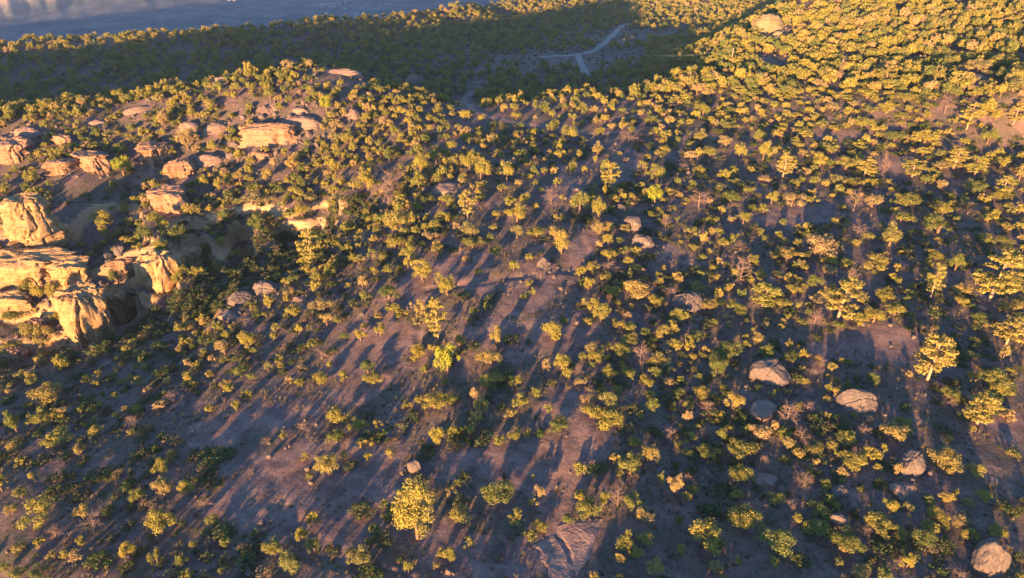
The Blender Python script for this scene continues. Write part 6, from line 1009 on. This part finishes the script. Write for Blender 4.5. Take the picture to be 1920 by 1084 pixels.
s4 = np.column_stack([x[ok], y[ok], w[ok], w[ok]*rng.uniform(.6, 1.0, ok.sum())]); S = np.vstack([S, s4])
scatter("scrub", [joined("scrub", shrub(230+i, 8, 26, .14), M['leaf_shrub'], M['bark']) for i in range(4)]+[joined("brush", shrub(240, 8, 22, .10), M['leaf_dry'], M['bark'])],
        np.column_stack([S[:, :2], height(S[:, 0], S[:, 1])-.04, S[:, 2], S[:, 3], rng.uniform(0, 6.28, len(S))]), "dark low scrub and dry brush filling the ground between the trees", "scrub")
# dry grass tufts and loose stones on the open ground
def tuft(seed, n=16):
    r = np.random.default_rng(seed); V = []
    for i in range(n):
        a = r.uniform(0, 6.28); b = r.uniform(.15, .5); q = np.array([math.cos(a), math.sin(a), 0.]); p = q*r.uniform(0, .15); s_ = np.array([-q[1], q[0], 0])*.05
        V += [p-s_, p+s_, p+q*b+np.array([0, 0, r.uniform(.6, 1.0)])]
    return np.array(V), np.arange(n*3).reshape(-1, 3)
x, y = cand(44, 165, -.88, .88, 1.05); w = rng.uniform(.35, 1.0, len(x)); nz = fbm(x/7, y/7, seed=95, oct=3); inb = np.zeros(len(x), bool)
for P in BARE: inb |= inpoly(x, y, P)
ok = (nz > np.where(inb, .28, -.05)) & (rng.random(len(x)) < .8)
M['grass'] = foliage("dry_grass_blade", [(.15, .12, .075), (.23, .18, .12), (.11, .105, .065)], .2)
TF = []
for i in range(4): q_ = tuft(400+i); me_ = mesh_np("tuft", q_[0], None, q_[1]); me_.materials.append(M['grass']); TF.append(me_)
scatter("dry_grass", TF, np.column_stack([x[ok], y[ok], height(x[ok], y[ok])-.02, w[ok], w[ok]*.7, rng.uniform(0, 6.28, ok.sum())]), "sparse dry grass tufts on the open ground between bushes", "grass")
x, y = cand(44, 190, -.88, .88, 3.4); w = .18+.9*rng.random(len(x))**4; nz = fbm(x/10, y/10, seed=97, oct=3); ok = (nz > -.05); X = list(zip(x[ok], y[ok], w[ok]))
for rx, ry, rw in RK:
    for _ in range(int(6+rw*1.5)): a = rng.uniform(0, 6.28); k = rw*rng.uniform(.45, .85); X.append((rx+k*math.cos(a), ry+k*math.sin(a)*.8, rng.uniform(.2, .12*rw+.4)))
X = np.array(X); STN = []
for i in range(5): me_ = rock_mesh(1, .7, 'b', 500+i); me_.materials.append(M['boulder']); STN.append(me_)
scatter("loose_stones", STN, np.column_stack([X[:, :2], height(X[:, 0], X[:, 1])-.03, X[:, 2], X[:, 2]*.9, rng.uniform(0, 6.28, len(X))]), "loose stones and broken rubble strewn on the ground and around the rocks", "stones")
# ------------------------------------------------------------------ poles and cables in the back valley
def pole(x, y, h, lab, arm=1.0):
    e = empty("utility_pole", (x, y, gz(x, y)), .9); tag(e, lab, "utility pole", "utility poles along the dirt road")
    v, f = tube([(0, 0, -.4), (0, 0, h*.5), (0, 0, h)], [.17, .15, .11], 8); obj("pole", mesh_np("pole", v, f), M['wood'], e)
    bm = bmesh.new(); bmesh.ops.create_cube(bm, size=1); bmesh.ops.scale(bm, vec=(1.9*arm, .12, .14), verts=bm.verts); bmesh.ops.translate(bm, vec=(0, .16, h-.5), verts=bm.verts)
    me = bpy.data.meshes.new("crossarm"); bm.to_mesh(me); bm.free(); obj("crossarm", me, M['wood'], e)
    for dx in (-.8, .8): v, f = tube([(dx*arm, .16, h-.43), (dx*arm, .16, h-.2)], [.06, .04], 6); obj("insulator", mesh_np("insulator", v, f), M['metal'], e)
for p, lab in zip(POLES, ("sunlit utility pole standing at the end of the cables above the shaded valley", "small pale utility pole beside the bend of the dirt road", "dark utility pole right of the dirt road junction", "distant utility pole by the sunlit trees at the top edge", "sunlit utility pole among trees at the right end of the cables")):
    pole(*p, lab)
A_, B_ = POLES[0], POLES[4]
for k, (off, lab) in enumerate(((-.7, "upper thin cable strung between the two sunlit poles"), (.7, "lower thin cable strung between the two sunlit poles"))):
    a = np.array([A_[0]+off*.6, A_[1]+off*.78, gz(*A_[:2])+A_[2]-.25-.5*k]); b = np.array([B_[0]+off*.6, B_[1]+off*.78, gz(*B_[:2])+B_[2]-.25-.5*k]); t = np.linspace(0, 1, 24)[:, None]
    P = a+(b-a)*t; P[:, 2] -= 1.6*4*(t[:, 0]*(1-t[:, 0])); v, f = tube(P, [.03]*24, 4); tag(obj("power_cable", mesh_np("power_cable", v, f), M['metal']), lab, "cable")
# ------------------------------------------------------------------ roofs of the town on the deep valley floor
V, F = [], []
for i in range(420):
    a = rng.uniform(-.50, -.1); r = rng.uniform(2250, 3150); 
    if fbm(a*9, r/350, seed=81, oct=2) < .02: continue
    x, y = r*math.sin(a), r*math.cos(a); L, w, h = rng.uniform(7, 15), rng.uniform(6, 10), rng.uniform(3, 6)
    if rng.random() < .012: L *= 9; w *= 1.5
    z = gz(x, y); t = rng.choice([0., .3, 1.57]); c, s = math.cos(t), math.sin(t); n = len(V)
    for qx, qy, qz in ((-1, -1, -2), (1, -1, -2), (1, 1, -2), (-1, 1, -2), (-1, -1, h), (1, -1, h), (1, 1, h), (-1, 1, h), (-1, 0, h*1.4), (1, 0, h*1.4)): V.append((x+(qx*c*L-qy*s*w)/2, y+(qx*s*L+qy*c*w)/2, z+qz))
    F += [(n, n+1, n+5, n+4), (n+1, n+2, n+6, n+5), (n+2, n+3, n+7, n+6), (n+3, n, n+4, n+7), (n+4, n+5, n+9, n+8), (n+6, n+7, n+8, n+9)]
tag(obj("town", mesh_np("town", V, np.array(F)), M['plaster']), "pale specks of a town on the hazy valley floor", "town", kind="stuff")
# ------------------------------------------------------------------ the air
bm = bmesh.new(); bmesh.ops.create_cube(bm, size=1)
for v in bm.verts: v.co = Vector((v.co.x*21000, v.co.y*21000, 110.0 if v.co.z > 0 else VALLEY-60))
me = bpy.data.meshes.new("haze"); bm.to_mesh(me); bm.free()
hm, nt, N, L = newmat("haze_air"); pv = N.new("ShaderNodeVolumePrincipled"); pv.inputs["Color"].default_value = (.62, .76, 1.0, 1); pv.inputs["Density"].default_value = .00009; pv.inputs["Anisotropy"].default_value = .2
ou = N.new("ShaderNodeOutputMaterial"); L.new(pv.outputs[0], ou.inputs["Volume"])
tag(obj("haze", me, hm), "thin blue evening haze filling the air", "haze", kind="stuff")
